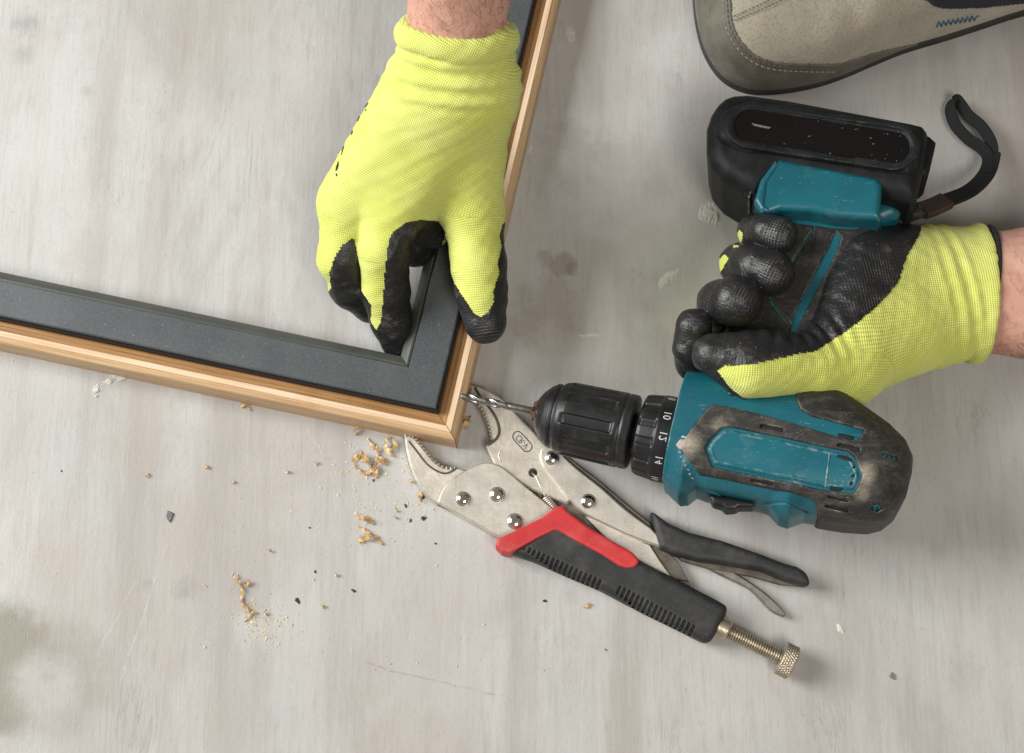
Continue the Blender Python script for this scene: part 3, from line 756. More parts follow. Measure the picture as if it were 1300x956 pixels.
for c0 in [(1120.5, 577.8), (1126, 579.6), (1131.6, 581.3), (1137.3, 583.1)]:
    x, y = c0; body_part("vent_slot", poly_sd(on_body([(x-1.5, y-2.4), (x+1.9, y-1.6), (x+1.2, y+2.4), (x-2.2, y+1.6)]), BU, BV), 0.6, M_hole)
for c0 in [(1107.6, 645.2), (1113.3, 646.3)]:
    x, y = c0; body_part("vent_slot", poly_sd(on_body([(x-1.6, y-3.5), (x+1.7, y-3.2), (x+1.2, y+3.5), (x-2.0, y+3.2)]), BU, BV), 0.6, M_hole)
body_part("rotation_button", poly_sd(on_body(oval(937, 499.5, 8.5, 5.8, math.radians(16))), BU, BV), 0.9, M_black, None, True, None, 0.7)
M_worn = plain("scuffed pale plastic", (0.42, 0.37, 0.31), (0.30, 0.28, 0.25), 500, .6)
body_part("arrow_mark", poly_sd(on_body([(857.5, 565), (864, 557), (875, 560), (880, 557), (876, 571), (863, 571)]), BU, BV), 1.0, M_worn, None, True, None, 0.5)
body_part("arrow_mark", poly_sd(on_body([(866, 553), (879, 556.5), (876, 559), (864, 555.5)]), BU, BV), 1.15, plain("chalky teal", (0.30, 0.45, 0.45), (0.14, 0.30, 0.32), 600, .6), None, True, None, 0.3)
mk = Geo()
for i in range(7):                      # worn raised lettering along the front edge, no longer legible
    t = i/6; x, y = 861+16*t, 574+33*t
    for q in ((0, 0, 3.2, -.8), (0.4, 0, 1.6, 2.2)) if i % 2 else ((0, 0, 3.4, -.6), (1.6, -.4, 2.4, 1.8)):
        ha = hit(body_bvh, x+q[0], y+q[1]); hb = hit(body_bvh, x+q[0]+q[2], y+q[1]+q[3])
        if ha[0] is not None and hb[0] is not None: mk.add(tube_geo([ha[0]+ha[1]*.1*MM, (ha[0]+hb[0])/2+ha[1]*.12*MM, hb[0]+hb[1]*.1*MM], .26*MM, 5))
mk.build("worn_lettering", plain("abraded teal", (0.30, 0.43, 0.43), (0.10, 0.24, 0.27), 900, .6), drill)

def drill_ext(name, pts, wtrace, wc, half, r, m, parent=None, vx=0.7, post=None, uv=None):
    poly = Dpoly(pts, wtrace) if uv is None else uv
    lo = np.array([poly[:, 0].min()-3*MM, poly[:, 1].min()-3*MM, (wc-half-2.5)*MM]); hi = np.array([poly[:, 0].max()+3*MM, poly[:, 1].max()+3*MM, (wc+half+2.5)*MM])
    ax = grid(lo, hi, vx*MM); U, Vv = np.meshgrid(ax[0], ax[1], indexing='ij')
    F_ = ext(poly_sd(poly, U, Vv), ax[2]-wc*MM, half*MM, r*MM)
    if post: F_ = post(F_, U, Vv, ax[2])
    V, Q = surface_nets(F_, lo, vx*MM)
    return mesh_obj(name, dworld(V), Q, m, parent or drill)
# small selector under the body
drill_ext("speed_selector", [(898, 630), (926, 633), (960, 641), (956, 646), (938, 646), (934, 649), (921, 650), (916, 645), (904, 641)], 4, 2, 7, 2, M_black)

# ---- gear collar with numbers
def drill_lathe(name, prof, m, n=120, mod=None, angle=None, fine=40, parent=None, caps=(True, True)):
    pu = [uax(x) for x, _ in prof]; pr = [r*MM for _, r in prof]
    us = np.unique(np.concatenate([np.linspace(pu[0], pu[-1], fine), pu])) if mod else np.array(pu)
    def rf(u, th):
        r = np.full_like(th, np.interp(u, pu, pr))
        return r+mod(u, th) if mod else r
    V, F_ = lathe_geo(A1, (du, dv, dw), rf, us, n, *caps)
    F_ = [f[::-1] for f in F_]
    o = mesh_obj(name, V, F_, m, parent or drill, True, angle)
    bm = bmesh.new(); bm.from_mesh(o.data); bmesh.ops.recalc_face_normals(bm, faces=bm.faces); bm.to_mesh(o.data); bm.free()
    return o
def sstep(x, a, b): t = np.clip((x-a)/(b-a), 0, 1); return t*t*(3-2*t)
drill_lathe("gear_neck", [(798, 10), (818, 10)], M_black, 48)
uc0, uc1 = uax(815.5), uax(836)
def col_mod(u, th):
    c = np.abs(np.cos(th*7+.5)); pad = sstep(c, .55, .68)
    return -0.9*MM*(1-pad)*sstep(u, uc0-.001, uc0+.0004)*(1-sstep(u, uc1-.0012, uc1+.0004))
RC = 21.6
collar = drill_lathe("torque_collar", [(812, 11), (812.3, 18.2), (813.5, 19.6), (817, 20.3), (834, 21.2), (838, RC), (857, RC+.1), (858.5, RC-.4), (858.7, 15)], M_black, 196, col_mod, 40, 60)
cb = BVHTree.FromPolygons([Vector(v.co)+Vector(DO) for v in collar.data.vertices], [tuple(p.vertices) for p in collar.data.polygons])
for body, (px, py), sz in (("8", (853.5, 507), 4.6), ("10", (848, 527.5), 4.8), ("12", (842.5, 553.5), 4.8), ("14", (837, 584), 4.8), ("16", (831.5, 607), 4.6)):
    h, _ = hit(cb, px, py)
    if h is None: continue
    q = (h-A1)@DR; th0 = math.atan2(q[2], q[1]); u0 = q[0]
    tv, tf = text_mesh(body, sz*MM)
    tv = tv*np.array([1.05, 1.12, 1])
    R = (RC+0.12)*MM
    # printed back to front, as the picture shows it: reading down the ring, tops towards the chuck
    VV = []
    for v in tv:
        th = th0+v[0]/R
        VV.append(A1+du*(u0-v[1])+dv*R*math.cos(th)+dw*R*math.sin(th))
    mesh_obj("torque_number", VV, tf, M_white, collar, False)

# ---- keyless chuck, jaws, bit
uk0, uk1 = uax(716), uax(785)
def chuck_mod(u, th):
    c = np.abs(np.cos(th*5+0.35)); pad = sstep(c, .70, .80)
    e = sstep(u, uk0, uk0+.004)*(1-sstep(u, uk1-.002, uk1))
    rec = -1.15*MM*pad*e
    line = -0.35*MM*np.exp(-((c-.40)/.035)**2)*e
    ring = -0.5*MM*math.exp(-((u-uax(792))/.0005)**2)
    return rec+line+ring
chuck = drill_lathe("drill_chuck", [(682.5, 6.0), (683.2, 8.2), (688, 11.2), (696, 14.6), (703, 16.4), (706, 16.5), (707, 16.0), (709, 16.4), (713, 17.6), (722, 18.6), (788, 18.9), (802.5, 18.7), (804, 18.1), (804.3, 9)], M_black, 220, chuck_mod, 40, 110)
M_rust = plain("rust brown jaw steel", (0.16, 0.065, 0.04), (0.09, 0.045, 0.03), 300, .5, .6)
for k in range(3):
    a = math.radians(90+k*120+28)
    cdir = dv*math.cos(a)+dw*math.sin(a); tdir = np.cross(du, cdir)
    V = []
    for u_, rr in ((uax(676), 1.9), (uax(676), 4.6), (uax(688), 8.5), (uax(688), 1.9)):
        for s in (-1, 1): V.append(A1+du*u_+cdir*rr*MM+tdir*s*1.6*MM)
    mesh_obj("chuck_jaw", V, [(0, 2, 3, 1), (2, 4, 5, 3), (4, 6, 7, 5), (6, 0, 1, 7), (0, 6, 4, 2), (1, 3, 5, 7)], M_rust, chuck, False)
M_bit = steel_material("bright drill bit steel", (0.42, 0.40, 0.38), (0.26, 0.25, 0.24), .30, .05, 1.0)
ub0, ubf, ub1 = uax(587), uax(648), uax(690)
def bit_r(u, th):
    R = 2.05*MM
    f = 1-sstep(u, ubf-.006, ubf+.001)
    ph = th-(u-ub0)/0.021*2*math.pi
    s = np.cos(2*ph)*.5+.5
    return R*(1-f*0.42*sstep(s, .45, .80))
drill_bit = mesh_obj("drill_bit", *lathe_geo(A1, (du, dv, dw), bit_r, np.linspace(ub0, ub1, 150), 48), M_bit, drill)
bm = bmesh.new(); bm.from_mesh(drill_bit.data); bmesh.ops.recalc_face_normals(bm, faces=bm.faces); bm.to_mesh(drill_bit.data); bm.free()

# ---- handle
M_hand = rubber_material("worn handle rubber", [], .22, ((0.012, 0.011, 0.0105), (0.020, 0.0185, 0.017)))
hp = [(895, 500), (912, 440), (950, 358), (982, 292), (984, 262), (1112, 262), (1120, 288), (1092, 345), (1064, 402), (1050, 440), (1052, 520), (900, 520)]
core = drill_ext("handle", hp, 8, 0, 15.5, 12, M_teal)
stripe_px = [(1000, 430), (1008, 427), (1017, 408), (1063, 320), (1068, 302), (1060, 294), (1053, 312), (1009, 398)]
st_poly = Dpoly(stripe_px, 15)
def grip_post(F_, U, Vv, Z):
    sd_ = poly_sd(st_poly, U, Vv)
    seam = poly_sd(Dpoly([(975, 366), (985, 391), (1003, 412), (1003, 413.5), (984, 393), (974, 368)], 15), U, Vv)
    seam = np.minimum(seam, poly_sd(Dpoly([(1000, 345), (1012, 322), (1034, 290), (1035, 290.5), (1014, 322.5), (1001.5, 346)], 15), U, Vv))
    F_ = np.maximum(F_, -np.maximum(seam[:, :, None]-.2*MM, (12*MM-Z)[None, None, :]))
    return np.maximum(F_, -sd_[:, :, None])
drill_ext("grip_rubber", [(893, 500), (910, 440), (948, 358), (979, 294), (990, 272), (1060, 281), (1112, 284), (1122, 290), (1095, 346), (1067, 403), (1053, 440), (1054, 520), (898, 520)], 8, 0, 16.6, 12, M_hand, core, .6, grip_post)
drill_ext("trigger", [(868, 470), (884, 425), (905, 410), (925, 412), (915, 450), (905, 480)], 5, 0, 8, 5, M_black)
foot = drill_ext("handle_foot", [(988, 203), (1114, 228), (1120, 236), (1117, 280), (1060, 277), (1030, 270), (990, 268), (976, 273), (966, 272), (957, 258), (965, 232)], 26, 0, 29, 3.5, M_teal)
drill_ext("foot_cheek", [(984, 206), (990, 212), (975, 236), (972, 262), (980, 272), (966, 272), (957, 258), (965, 232)], 26, 0, 30, 2.5, M_teal, foot)
drill_ext("foot_heel", [(1108, 246), (1122, 250), (1138, 258), (1145, 268), (1140, 278), (1122, 285), (1100, 284)], 8, 0, 13, 7, M_teal, foot)

# ---- battery
bat = drill_ext("battery", [(897, 194), (897, 166), (903, 148), (911, 136), (920, 128), (932, 124), (950, 123), (1000, 130), (1155, 159), (1171, 163), (1177, 171), (1178, 183), (1170, 228), (1164, 255), (1155, 260), (1120, 252), (1060, 240), (985, 235), (958, 254), (942, 246), (916, 230), (902, 213)], 20, 0, 28, 9, M_battery)
ov_px = oval(1043.5, 173, 92, 20.5, math.atan2(28, 185), 16)
ovd = Dpoly(ov_px, 31)
def case_post(F_, U, Vv, Z):
    o_ = poly_sd(ovd, U, Vv)
    F_ = np.maximum(F_, -np.maximum(o_[:, :, None], (30.2*MM-Z)[None, None, :]))
    step = np.maximum(o_-4.2*MM, -(o_-0.9*MM))            # raised rim round the panel
    return np.minimum(F_, np.maximum(step[:, :, None]+.3*MM, np.abs(Z-30*MM)[None, None, :]-2.1*MM))
case = drill_ext("battery_case", [(909, 172), (911, 154), (918, 141), (930, 133), (945, 130), (1000, 137), (1152, 165), (1166, 171), (1170, 180), (1163, 214), (1154, 222), (1120, 219), (990, 195), (952, 195), (928, 188), (914, 180)], 29, 0, 31.5, 5, M_battery, bat, .6, case_post)
gl = inset(ovd, .15*MM)
V, F_ = plate_geo(gl, 29.5*MM, 30.6*MM, .2*MM)
panel_gloss = mesh_obj("glossy_label", dworld(V), F_, M_gloss, bat, True, 30)
V, F_ = plate_geo(Dpoly([(954, 156), (962, 158), (979, 161.5), (976, 163.5), (966, 161.5), (957, 159.5)], 30.7), 30.55*MM, 30.68*MM, .02*MM)
mesh_obj("label_mark", dworld(V), F_, M_greyprint, bat, False)
drill_ext("release_button", [(913, 208), (946, 222), (945, 247), (916, 231), (906, 217)], 14, 6, 15, 3, M_battery, bat)
hd = [D(930+7*math.cos(a), 226+5.5*math.sin(a)+2.2*math.cos(a), 20.5) for a in np.linspace(0, 2*math.pi, 24)]
mesh_obj("thumb_ring", *tube_geo([dworld([[q[0], q[1], 20.9*MM]])[0] for q in hd], .35*MM, 6), M_battery, bat)
drill_ext("battery_latch", [(1165, 176), (1178, 178), (1187, 186), (1186, 192), (1179, 222), (1172, 228), (1160, 226)], 14, 4, 16, 2.5, M_battery, bat)
drill_ext("battery_rail", [(948, 202), (988, 203), (966, 232), (958, 257), (943, 248)], 18, 2, 21, 2, M_black, bat)
drill_ext("battery_rib", [(964, 204), (967, 205), (952, 252), (949, 250)], 24, 2, 22.5, 1, M_black, bat)

# ---- wrist strap
def ribbon(path, width, thick, tilt):
    p = catmull(path, 8); V = []; F_ = []; N = len(p)
    tl = np.interp(np.linspace(0, 1, N), np.linspace(0, 1, len(tilt)), tilt)
    for i in range(N):
        t = p[min(i+1, N-1)]-p[max(i-1, 0)]; t /= np.linalg.norm(t)
        s = np.cross(t, [0, 0, 1.]); s /= np.linalg.norm(s); n_ = np.cross(s, t)
        a = math.radians(tl[i]); wv = s*math.cos(a)+n_*math.sin(a); nn = np.cross(t, wv)
        for su, sn in ((-1, -.6), (-.9, -1), (.9, -1), (1, -.6), (1, .6), (.9, 1), (-.9, 1), (-1, .6)):
            V.append(p[i]+wv*su*width/2*MM+nn*sn*thick/2*MM)
    for i in range(N-1):
        for k in range(8): F_.append((i*8+k, i*8+(k+1) % 8, (i+1)*8+(k+1) % 8, (i+1)*8+k))
    F_.append(tuple(range(8))); F_.append(tuple(range(len(V)-8, len(V)))[::-1])
    return V, F_
def webbing():
    n = NT("black woven webbing"); v = n.tc.outputs['Object']
    a = n.math('SINE', n.math('MULTIPLY', n.noise(v, 5, 0), 1)); s = n.node("ShaderNodeSeparateXYZ"); n.link(v, s.inputs[0])
    wv = n.math('MULTIPLY', n.math('SINE', n.math('MULTIPLY', n.math('ADD', s.outputs[0], s.outputs[1]), 6200)), n.math('SINE', n.math('MULTIPLY', n.math('SUBTRACT', s.outputs[0], s.outputs[1]), 6200)))
    c = n.mix(n.ramp(wv, -.2, .8), (0.008, 0.009, 0.010), (0.030, 0.031, 0.032))
    return n.fin(c, .8, n.bump(wv, .5, .0004), spec=.3)
M_web = webbing()
stp = [P(1140, 275, 48), P(1165, 268, 42), P(1198, 256, 34), P(1231, 242, 25), P(1252, 221, 17), P(1260, 197, 12)]
sg = Geo()
sg.add(ribbon(stp, 9.4, 2.0, [25, 20, 25, 30, 35, 50]))
sg.add(ribbon([stp[4]+dw*.001, stp[5], P(1258, 180, 11), P(1246, 161, 9.5), P(1229, 146, 8), P(1219, 132, 7), P(1214, 126, 7), P(1209, 128, 7)], 6.4, 1.3, [40, 48, 50, 38, 35, 42, 60, 70]))
sg.add(ribbon([stp[4], P(1254, 200, 12), P(1246, 188, 10), P(1230, 177, 8), P(1214, 160, 7), P(1207, 143, 7), P(1207, 132, 7), P(1211, 126, 7)], 6.4, 1.3, [40, 42, 40, 28, 35, 42, 60, 70]))
strap = sg.build("wrist_strap", M_web, drill, True, 40)
M_leath = plain("brown leather", (0.060, 0.036, 0.026), (0.036, 0.024, 0.018), 160, .6, bscale=900, bstr=.4)
mesh_obj("leather_tab", *ribbon([P(1169, 268, 42.5), P(1184, 263, 39), P(1201, 255, 35)], 10.2, 4.2, [22, 22]), M_leath, strap, True, 40)
mesh_obj("strap_clip", *ribbon([P(1132, 281, 48), P(1150, 272, 46), P(1168, 267, 43)], 8.5, 5, [25, 22]), M_black, strap, True, 40)

# ================================================================== PERSON: two gloved hands, forearms, a shoe
person = empty("person", tuple(P(650, -140, 0)), "worker in yellow and black gloves and grey suede shoe holding frame and drill", "person")

def knit_material(name, c1, c2, cd):
    n = NT(name); a = n.node("ShaderNodeAttribute"); a.attribute_name = "knit"; v = n.tc.outputs['Object']
    s = n.node("ShaderNodeSeparateXYZ"); n.link(a.outputs['Vector'], s.inputs[0])
    wob = n.math('MULTIPLY', n.math('SUBTRACT', n.noise(v, 60, 3), .5), 3.0)
    u = n.math('MULTIPLY', n.math('ADD', s.outputs[0], n.math('MULTIPLY', wob, .3)), 2*math.pi/1.12)
    w_ = n.math('MULTIPLY', n.math('ADD', s.outputs[1], n.math('MULTIPLY', wob, .3)), 2*math.pi/1.0)
    row = n.math('SINE', u); colm = n.math('SINE', n.math('ADD', w_, n.math('MULTIPLY', row, .7)))
    h = n.math('ADD', n.math('MULTIPLY', row, .55), n.math('MULTIPLY', colm, .45))
    hole = n.ramp(h, -.35, -.85)
    c = n.mix(n.ramp(n.noise(v, 35, 4), .35, .65), c1, c2)
    c = n.mix(n.math('MULTIPLY', hole, n.ramp(n.noise(v, 40, 3), .35, .6, .45, .95)), c, cd)  # valleys between stitches darkened, shade put into the yarn colour
    c = n.mix(n.math('MULTIPLY', n.ramp(h, .45, .95), n.ramp(n.noise(n.mapping(v, loc=(1, 2, 3)), 38, 3), .45, .65, .1, .5)), c, (0.80, 0.82, 0.42))
    c = n.mix(n.math('MULTIPLY', n.ramp(n.noise(v, 55, 6, .7), .60, .76), .42), c, (0.36, 0.30, 0.10))
    hh = n.math('ADD', h, n.math('MULTIPLY', n.noise(v, 2200, 2), .5))
    return n.fin(c, .85, n.bump(hh, .42, .0005), spec=.15, **{'Sheen Weight': .15})
M_knit = knit_material("yellow knit", (0.60, 0.645, 0.135), (0.66, 0.695, 0.185), (0.20, 0.235, 0.022))
def coating_material():
    n = NT("black nitrile coating"); a = n.node("ShaderNodeAttribute"); a.attribute_name = "knit"; v = n.tc.outputs['Object']
    s = n.node("ShaderNodeSeparateXYZ"); n.link(a.outputs['Vector'], s.inputs[0])
    row = n.math('SINE', n.math('MULTIPLY', s.outputs[0], 2*math.pi/1.5)); cl = n.math('SINE', n.math('MULTIPLY', s.outputs[1], 2*math.pi/1.3))
    h = n.math('MULTIPLY', n.math('ADD', row, cl), .5)
    cr = n.noise(v, 170, 5, .65, .5)
    d = n.math('MULTIPLY', n.ramp(n.noise(v, 75, 6, .72), .55, .80), .45)
    d = n.math('ADD', d, n.math('MULTIPLY', n.math('MULTIPLY', n.ramp(h, .3, .9), n.ramp(n.noise(n.mapping(v, loc=(2, 1, 0)), 42, 4), .52, .7)), .2))
    d = n.math('MAXIMUM', d, n.math('MULTIPLY', n.ramp(n.noise(v, 900, 2), .69, .74), .6))
    c = n.mix(d, (0.011, 0.011, 0.012), (0.20, 0.19, 0.175))
    tipm = None
    for q_ in ((985, 298, 77), (984, 346, 81), (937, 384, 83), (880, 412, 64), (1120, 350, 66), (1105, 385, 70), (497, 428, 24), (620, 420, 42)):
        f = n.near(v, tuple(P(*q_)-OFF[person.name]), 2*MM, (11 if q_[0] < 1000 else 20)*MM); tipm = f if tipm is None else n.math('MAXIMUM', tipm, f)
    tipm = n.math('MULTIPLY', tipm, n.ramp(n.noise(v, 130, 4, .6), .35, .6))
    c = n.mix(n.math('MULTIPLY', n.math('MULTIPLY', tipm, n.ramp(row, .2, .9)), .30), c, (0.22, .21, .20))
    hh = n.math('ADD', n.math('MULTIPLY', h, n.math('ADD', n.math('MULTIPLY', tipm, .35), .06)), n.math('MULTIPLY', cr, 2.6))
    r = n.math('ADD', n.math('MULTIPLY', n.noise(v, 120, 4), .25), .26)
    return n.fin(c, n.math('ADD', r, n.math('MULTIPLY', d, .4)), n.bump(hh, .5, .0007), spec=.5)
M_coat = coating_material()
def skin_material():
    n = NT("forearm skin"); v = n.tc.outputs['Object']
    c = n.mix(n.ramp(n.noise(v, 45, 5, .6), .35, .65), (0.56, 0.32, 0.245), (0.46, 0.235, 0.175))
    c = n.mix(n.math('MULTIPLY', n.ramp(n.noise(v, 320, 4, .65), .5, .7), .35), c, (0.34, 0.135, 0.095))
    c = n.mix(n.math('MULTIPLY', n.ramp(n.noise(v, 14, 2), .48, .66), .3), c, (0.36, 0.25, 0.21))
    h = n.math('ADD', n.voro(v, 900), n.noise(v, 350, 4))
    return n.fin(c, .5, n.bump(h, .28, .0005), spec=.4, **{'Subsurface Weight': .08, 'Subsurface Radius': (1, .35, .2), 'Subsurface Scale': .004})
M_skin = skin_material()

def px_mask(V, polys):
    q = pix(V); m = np.zeros(len(V), bool)
    for p in polys: m |= poly_inside(p, q)
    return m
def split_mesh(name_a, name_b, V, Q, fmask, ma, mb, parent, knit=None, lift=0.0, N=None, sub=True):
    """faces where fmask -> part b, the rest -> a"""
    va, qa, ia = compact(V, Q[~fmask]); a = mesh_obj(name_a, va, qa, ma, parent)
    V2 = V+N*lift*MM if lift else V
    vb, qb, ib = compact(V2, Q[fmask]); b = mesh_obj(name_b, vb, qb, mb, a if sub else parent)
    if knit is not None: set_vec_attr(a, "knit", knit[ia]); set_vec_attr(b, "knit", knit[ib])
    return a, b
def relax(V, Q, n=2, lam=.5):
    e = np.concatenate([Q[:, [0, 1]], Q[:, [1, 2]], Q[:, [2, 3]], Q[:, [3, 0]]])
    for _ in range(n):
        s = np.zeros_like(V); c = np.zeros(len(V))
        np.add.at(s, e[:, 0], V[e[:, 1]]); np.add.at(c, e[:, 0], 1)
        np.add.at(s, e[:, 1], V[e[:, 0]]); np.add.at(c, e[:, 1], 1)
        V = V+(s/c[:, None]-V)*lam
    return V
def knit_coords(V, axis, side, up, centre, palm_r, palm_prims, chains):
    r = V-centre; u = (r@axis)/MM; v = np.arctan2(r@side, r@up)*palm_r
    best = np.min([cone(V, P(*a[:3]), P(*b[:3]), a[3]*MM, b[3]*MM) for a, b in palm_prims], 0); best = best-1.0*MM
    out = np.stack([u, v, u*0], 1)
    for ch in chains:
        L = 0
        for a, b in zip(ch[:-1], ch[1:]):
            pa, pb = P(*a[:3]), P(*b[:3]); e = pb-pa; l = np.linalg.norm(e); e = e/l
            d = cone(V, pa, pb, a[3]*MM, b[3]*MM); m = d < best
            s1 = side-e*(side@e); s1 /= np.linalg.norm(s1); s2 = np.cross(e, s1)
            q = V[m]-pa
            out[m, 0] = (L+q@e)/MM; out[m, 1] = np.arctan2(q@s1, q@s2)*(a[3]+b[3])/2
            best = np.where(m, d, best); L += l
    return out
def wob_noise(Q, amp, f):
    x, y, z = Q[:, 0]*f, Q[:, 1]*f, Q[:, 2]*f
    return amp*(np.sin(x+1.7*np.sin(y*.8+1))*np.sin(y*1.1+z*.7)+.6*np.sin(x*2.1-z*1.6+y)*np.sin(z*1.9+y*1.7))

# ---- hand holding the frame (back of the hand up)
def chain(Qp, pts, k=4.0):
    d = None
    for (a, b) in zip(pts[:-1], pts[1:]):
        c = cone(Qp, P(*a[:3]), P(*b[:3]), a[3]*MM, b[3]*MM)
        d = c if d is None else smin(d, c, k*MM)
    return d
W0, W1 = P(577, 112, 100), P(585, -60, 146); wax = (W1-W0)/np.linalg.norm(W1-W0)
W2 = W1+wax*.30
back_n = np.cross(wax, [1, 0, 0]); back_n = back_n if back_n[2] > 0 else -back_n
RC0 = P(571, 44, 118)                    # centre of the rolled cuff
RC0 = W0+wax*np.dot(RC0-W0, wax)
def hand_a(Qp):
    palm = None
    for a, b in (((600, 108, 100, 19), (510, 262, 58, 15)), ((562, 108, 100, 19), (448, 258, 52, 14.5)), ((532, 108, 97, 17), (440, 252, 44, 13)), ((606, 110, 97, 18), (600, 262, 52, 14.5))):
        c = cone(Qp, P(*a[:3]), P(*b[:3]), a[3]*MM, b[3]*MM); palm = c if palm is None else smin(palm, c, 11*MM)
    d0 = cone(Qp, W0, RC0, 26.8*MM, 23.4*MM, back_n, .88)
    s = (Qp-W0)@wax
    d0 = d0-1.7*MM*np.sin(s/MM*2*np.pi/8.5+.8)*np.clip((s/MM+6)/8, 0, 1)
    palm = smin(palm, d0, 14*MM)
    fing = [chain(Qp, [(500, 265, 56, 13.5), (487, 318, 50, 12.3), (489, 368, 33, 12), (497, 408, 20, 10), (503, 438, 11, 7.2)]),
            chain(Qp, [(443, 265, 50, 13.5), (433, 328, 41, 11.6), (447, 364, 26, 11), (470, 388, 14, 9)]),
            chain(Qp, [(480, 262, 44, 13), (514, 292, 34, 12.5), (527, 312, 22, 11)]),
            chain(Qp, [(530, 282, 44, 11), (549, 294, 35, 9)]),
            chain(Qp, [(600, 275, 50, 15), (608, 338, 44, 13.3), (611, 372, 39, 12.3), (616, 410, 34, 10.4)])]
    d = palm
    for f in fing: d = np.minimum(d, smin(palm, f, 9*MM))
    # rolled cuff
    r = Qp-RC0; h = r@wax; q = r-np.outer(h, wax); qb = q@back_n; q = q+np.outer(qb*(1/.88-1), back_n)
    rr = np.sqrt((q*q).sum(1)); ang = np.arctan2(q@back_n, q[:, 0])
    tor = np.sqrt((rr-24.7*MM)**2+((h-.9*MM*np.sin(ang*3+1))*.78)**2)-(4.9+.5*np.sin(ang*2+.6))*MM
    d = smin(d, tor, 1.6*MM)
    d = np.maximum(d, -np.maximum(rr-22.6*MM, -h-2*MM))
    return d+wob_noise(Qp, .28*MM, 300)
lo = np.array([P(400, 400, 40)[0]-.012, P(500, 470, 5)[1]-.004, .001]); hi = np.array([P(660, 100, 80)[0]+.012, P(570, 0, 120)[1]+.012, .150])
V, Q = sdf3(hand_a, lo, hi, 1.0*MM)
V = relax(V, Q, 2, .4); N = vert_normals(V, Q)
ka = (P(575, 110, 100)-P(500, 265, 56)); ka /= np.linalg.norm(ka); kb = np.cross(ka, N.mean(0)+np.array([0, -.3, 1])); kb /= np.linalg.norm(kb); kc = np.cross(ka, kb)
sd_a = np.cross(ka, [0, 0, 1.]); sd_a /= np.linalg.norm(sd_a); up_a = np.cross(sd_a, ka)
knit = knit_coords(V, ka, sd_a, up_a if up_a[2] > 0 else -up_a, P(550, 180, 62), 46, [((600, 108, 100, 19), (510, 262, 58, 15)), ((562, 108, 100, 19), (448, 258, 52, 14.5)), ((606, 110, 97, 18), (600, 262, 52, 14.5)), ((577, 112, 100, 26), (571, 44, 118, 26))],
    [[(500, 265, 56, 13.5), (487, 318, 50, 12.3), (489, 368, 33, 12), (497, 408, 20, 10), (503, 438, 11, 7.2)], [(443, 265, 50, 13.5), (433, 328, 41, 11.6), (447, 364, 26, 11), (470, 388, 14, 9)], [(600, 275, 50, 15), (608, 338, 44, 13.3), (611, 372, 39, 12.3), (616, 410, 34, 10.4)]])
blk = [[(494, 302), (489, 342), (487, 375), (484, 408), (478, 419), (469, 406), (469, 412), (478, 440), (494, 460), (520, 458), (533, 380), (560, 312), (566, 296), (557, 281), (536, 279), (515, 283), (502, 292)],
       [(446, 303), (434, 312), (424, 329), (419, 345), (420, 358), (421, 366), (416, 374), (440, 402), (470, 412), (471, 388), (459, 370), (458, 345), (450, 305)],
       [(639, 283), (634, 300), (637, 312), (632, 335), (634, 345), (626, 371), (627, 384), (618, 398), (610, 403), (601, 397), (590, 380), (577, 360), (572, 364), (580, 392), (595, 430), (615, 445), (645, 445), (665, 400), (665, 283)]]
fc = V[Q].mean(1); fn = N[Q].mean(1); facing = (fn*(CAM-fc)).sum(1) > 0
fm = px_mask(fc, blk) & facing
low = ~facing & (fn[:, 2] < -.35) & (((fc-W0)@wax) < -.012)
fm = np.where(facing, fm, low)
hand_l, coat_l = split_mesh("work_glove", "palm_coating", V, Q, fm, M_knit, M_coat, person, knit, .35, N)
gl_bvh = BVHTree.FromPolygons([Vector(v) for v in V], Q.tolist())
# black print along the outer edge of the glove
pm = Geo()
for x0, y0, x1, y1, wd in [(466, 131, 462.5, 136, .5), (463.5, 139, 462.5, 141, .5), (457, 145, 452.5, 154, .6), (455.5, 148, 453, 153, .4), (446.5, 166, 445, 171, .6), (435.5, 186, 433, 192, .5), (434, 191, 431.8, 197, .35),
                           (428.5, 205, 426.5, 212, .55), (426.4, 211, 425.5, 217, .6), (428.8, 208, 427, 215, .35), (425.8, 221, 426.3, 223.5, .6)]:
    pts = []
    for t in np.linspace(0, 1, 4):
        h, nn = hit(gl_bvh, x0+(x1-x0)*t+1.6, y0+(y1-y0)*t)
        if h is not None and h[2] > .02: pts.append(h+nn*.15*MM)
    if len(pts) > 1: pm.add(tube_geo(pts, wd*MM*.8, 5))
if pm.V: tag(pm.build("printed_mark", plain("black print", (0.02, .02, .015), (0.05, .05, .03), 900, .8), hand_l), kind="stuff")

# ---- forearms
def arm(name, pts, flat, ratio, lo, hi, vx=1.6):
    def f(Qp):
        d = None
        for a, b in zip(pts[:-1], pts[1:]):
            c = cone(Qp, a[0], b[0], a[1]*MM, b[1]*MM, flat, ratio); d = c if d is None else smin(d, c, 12*MM)
        return d+wob_noise(Qp, .35*MM, 160)
    V, Q = sdf3(f, lo, hi, vx*MM)
    return V, Q, mesh_obj(name, V, Q, M_skin, person)
fa = [(W0, 22.0), (W1, 24.5), (W2, 42)]
lo = np.minimum(W0, W2)-.055; hi = np.maximum(W0, W2)+.055
VA, QA, arm_l = arm("forearm", fa, back_n, .92, lo, hi)
B0, B1 = P(1228, 372, 30), P(1330, 371, 36); bx = (B1-B0)/np.linalg.norm(B1-B0); B2 = B1+bx*.15+np.array([0, 0, .05])
lo = np.minimum(B0, B2)-.05; hi = np.maximum(B0, B2)+.05
VB, QB, arm_r = arm("forearm", [(B0, 31.4), (B1, 32.6), (B2, 40)], np.array([0, 0, 1.]), .74, lo, hi)
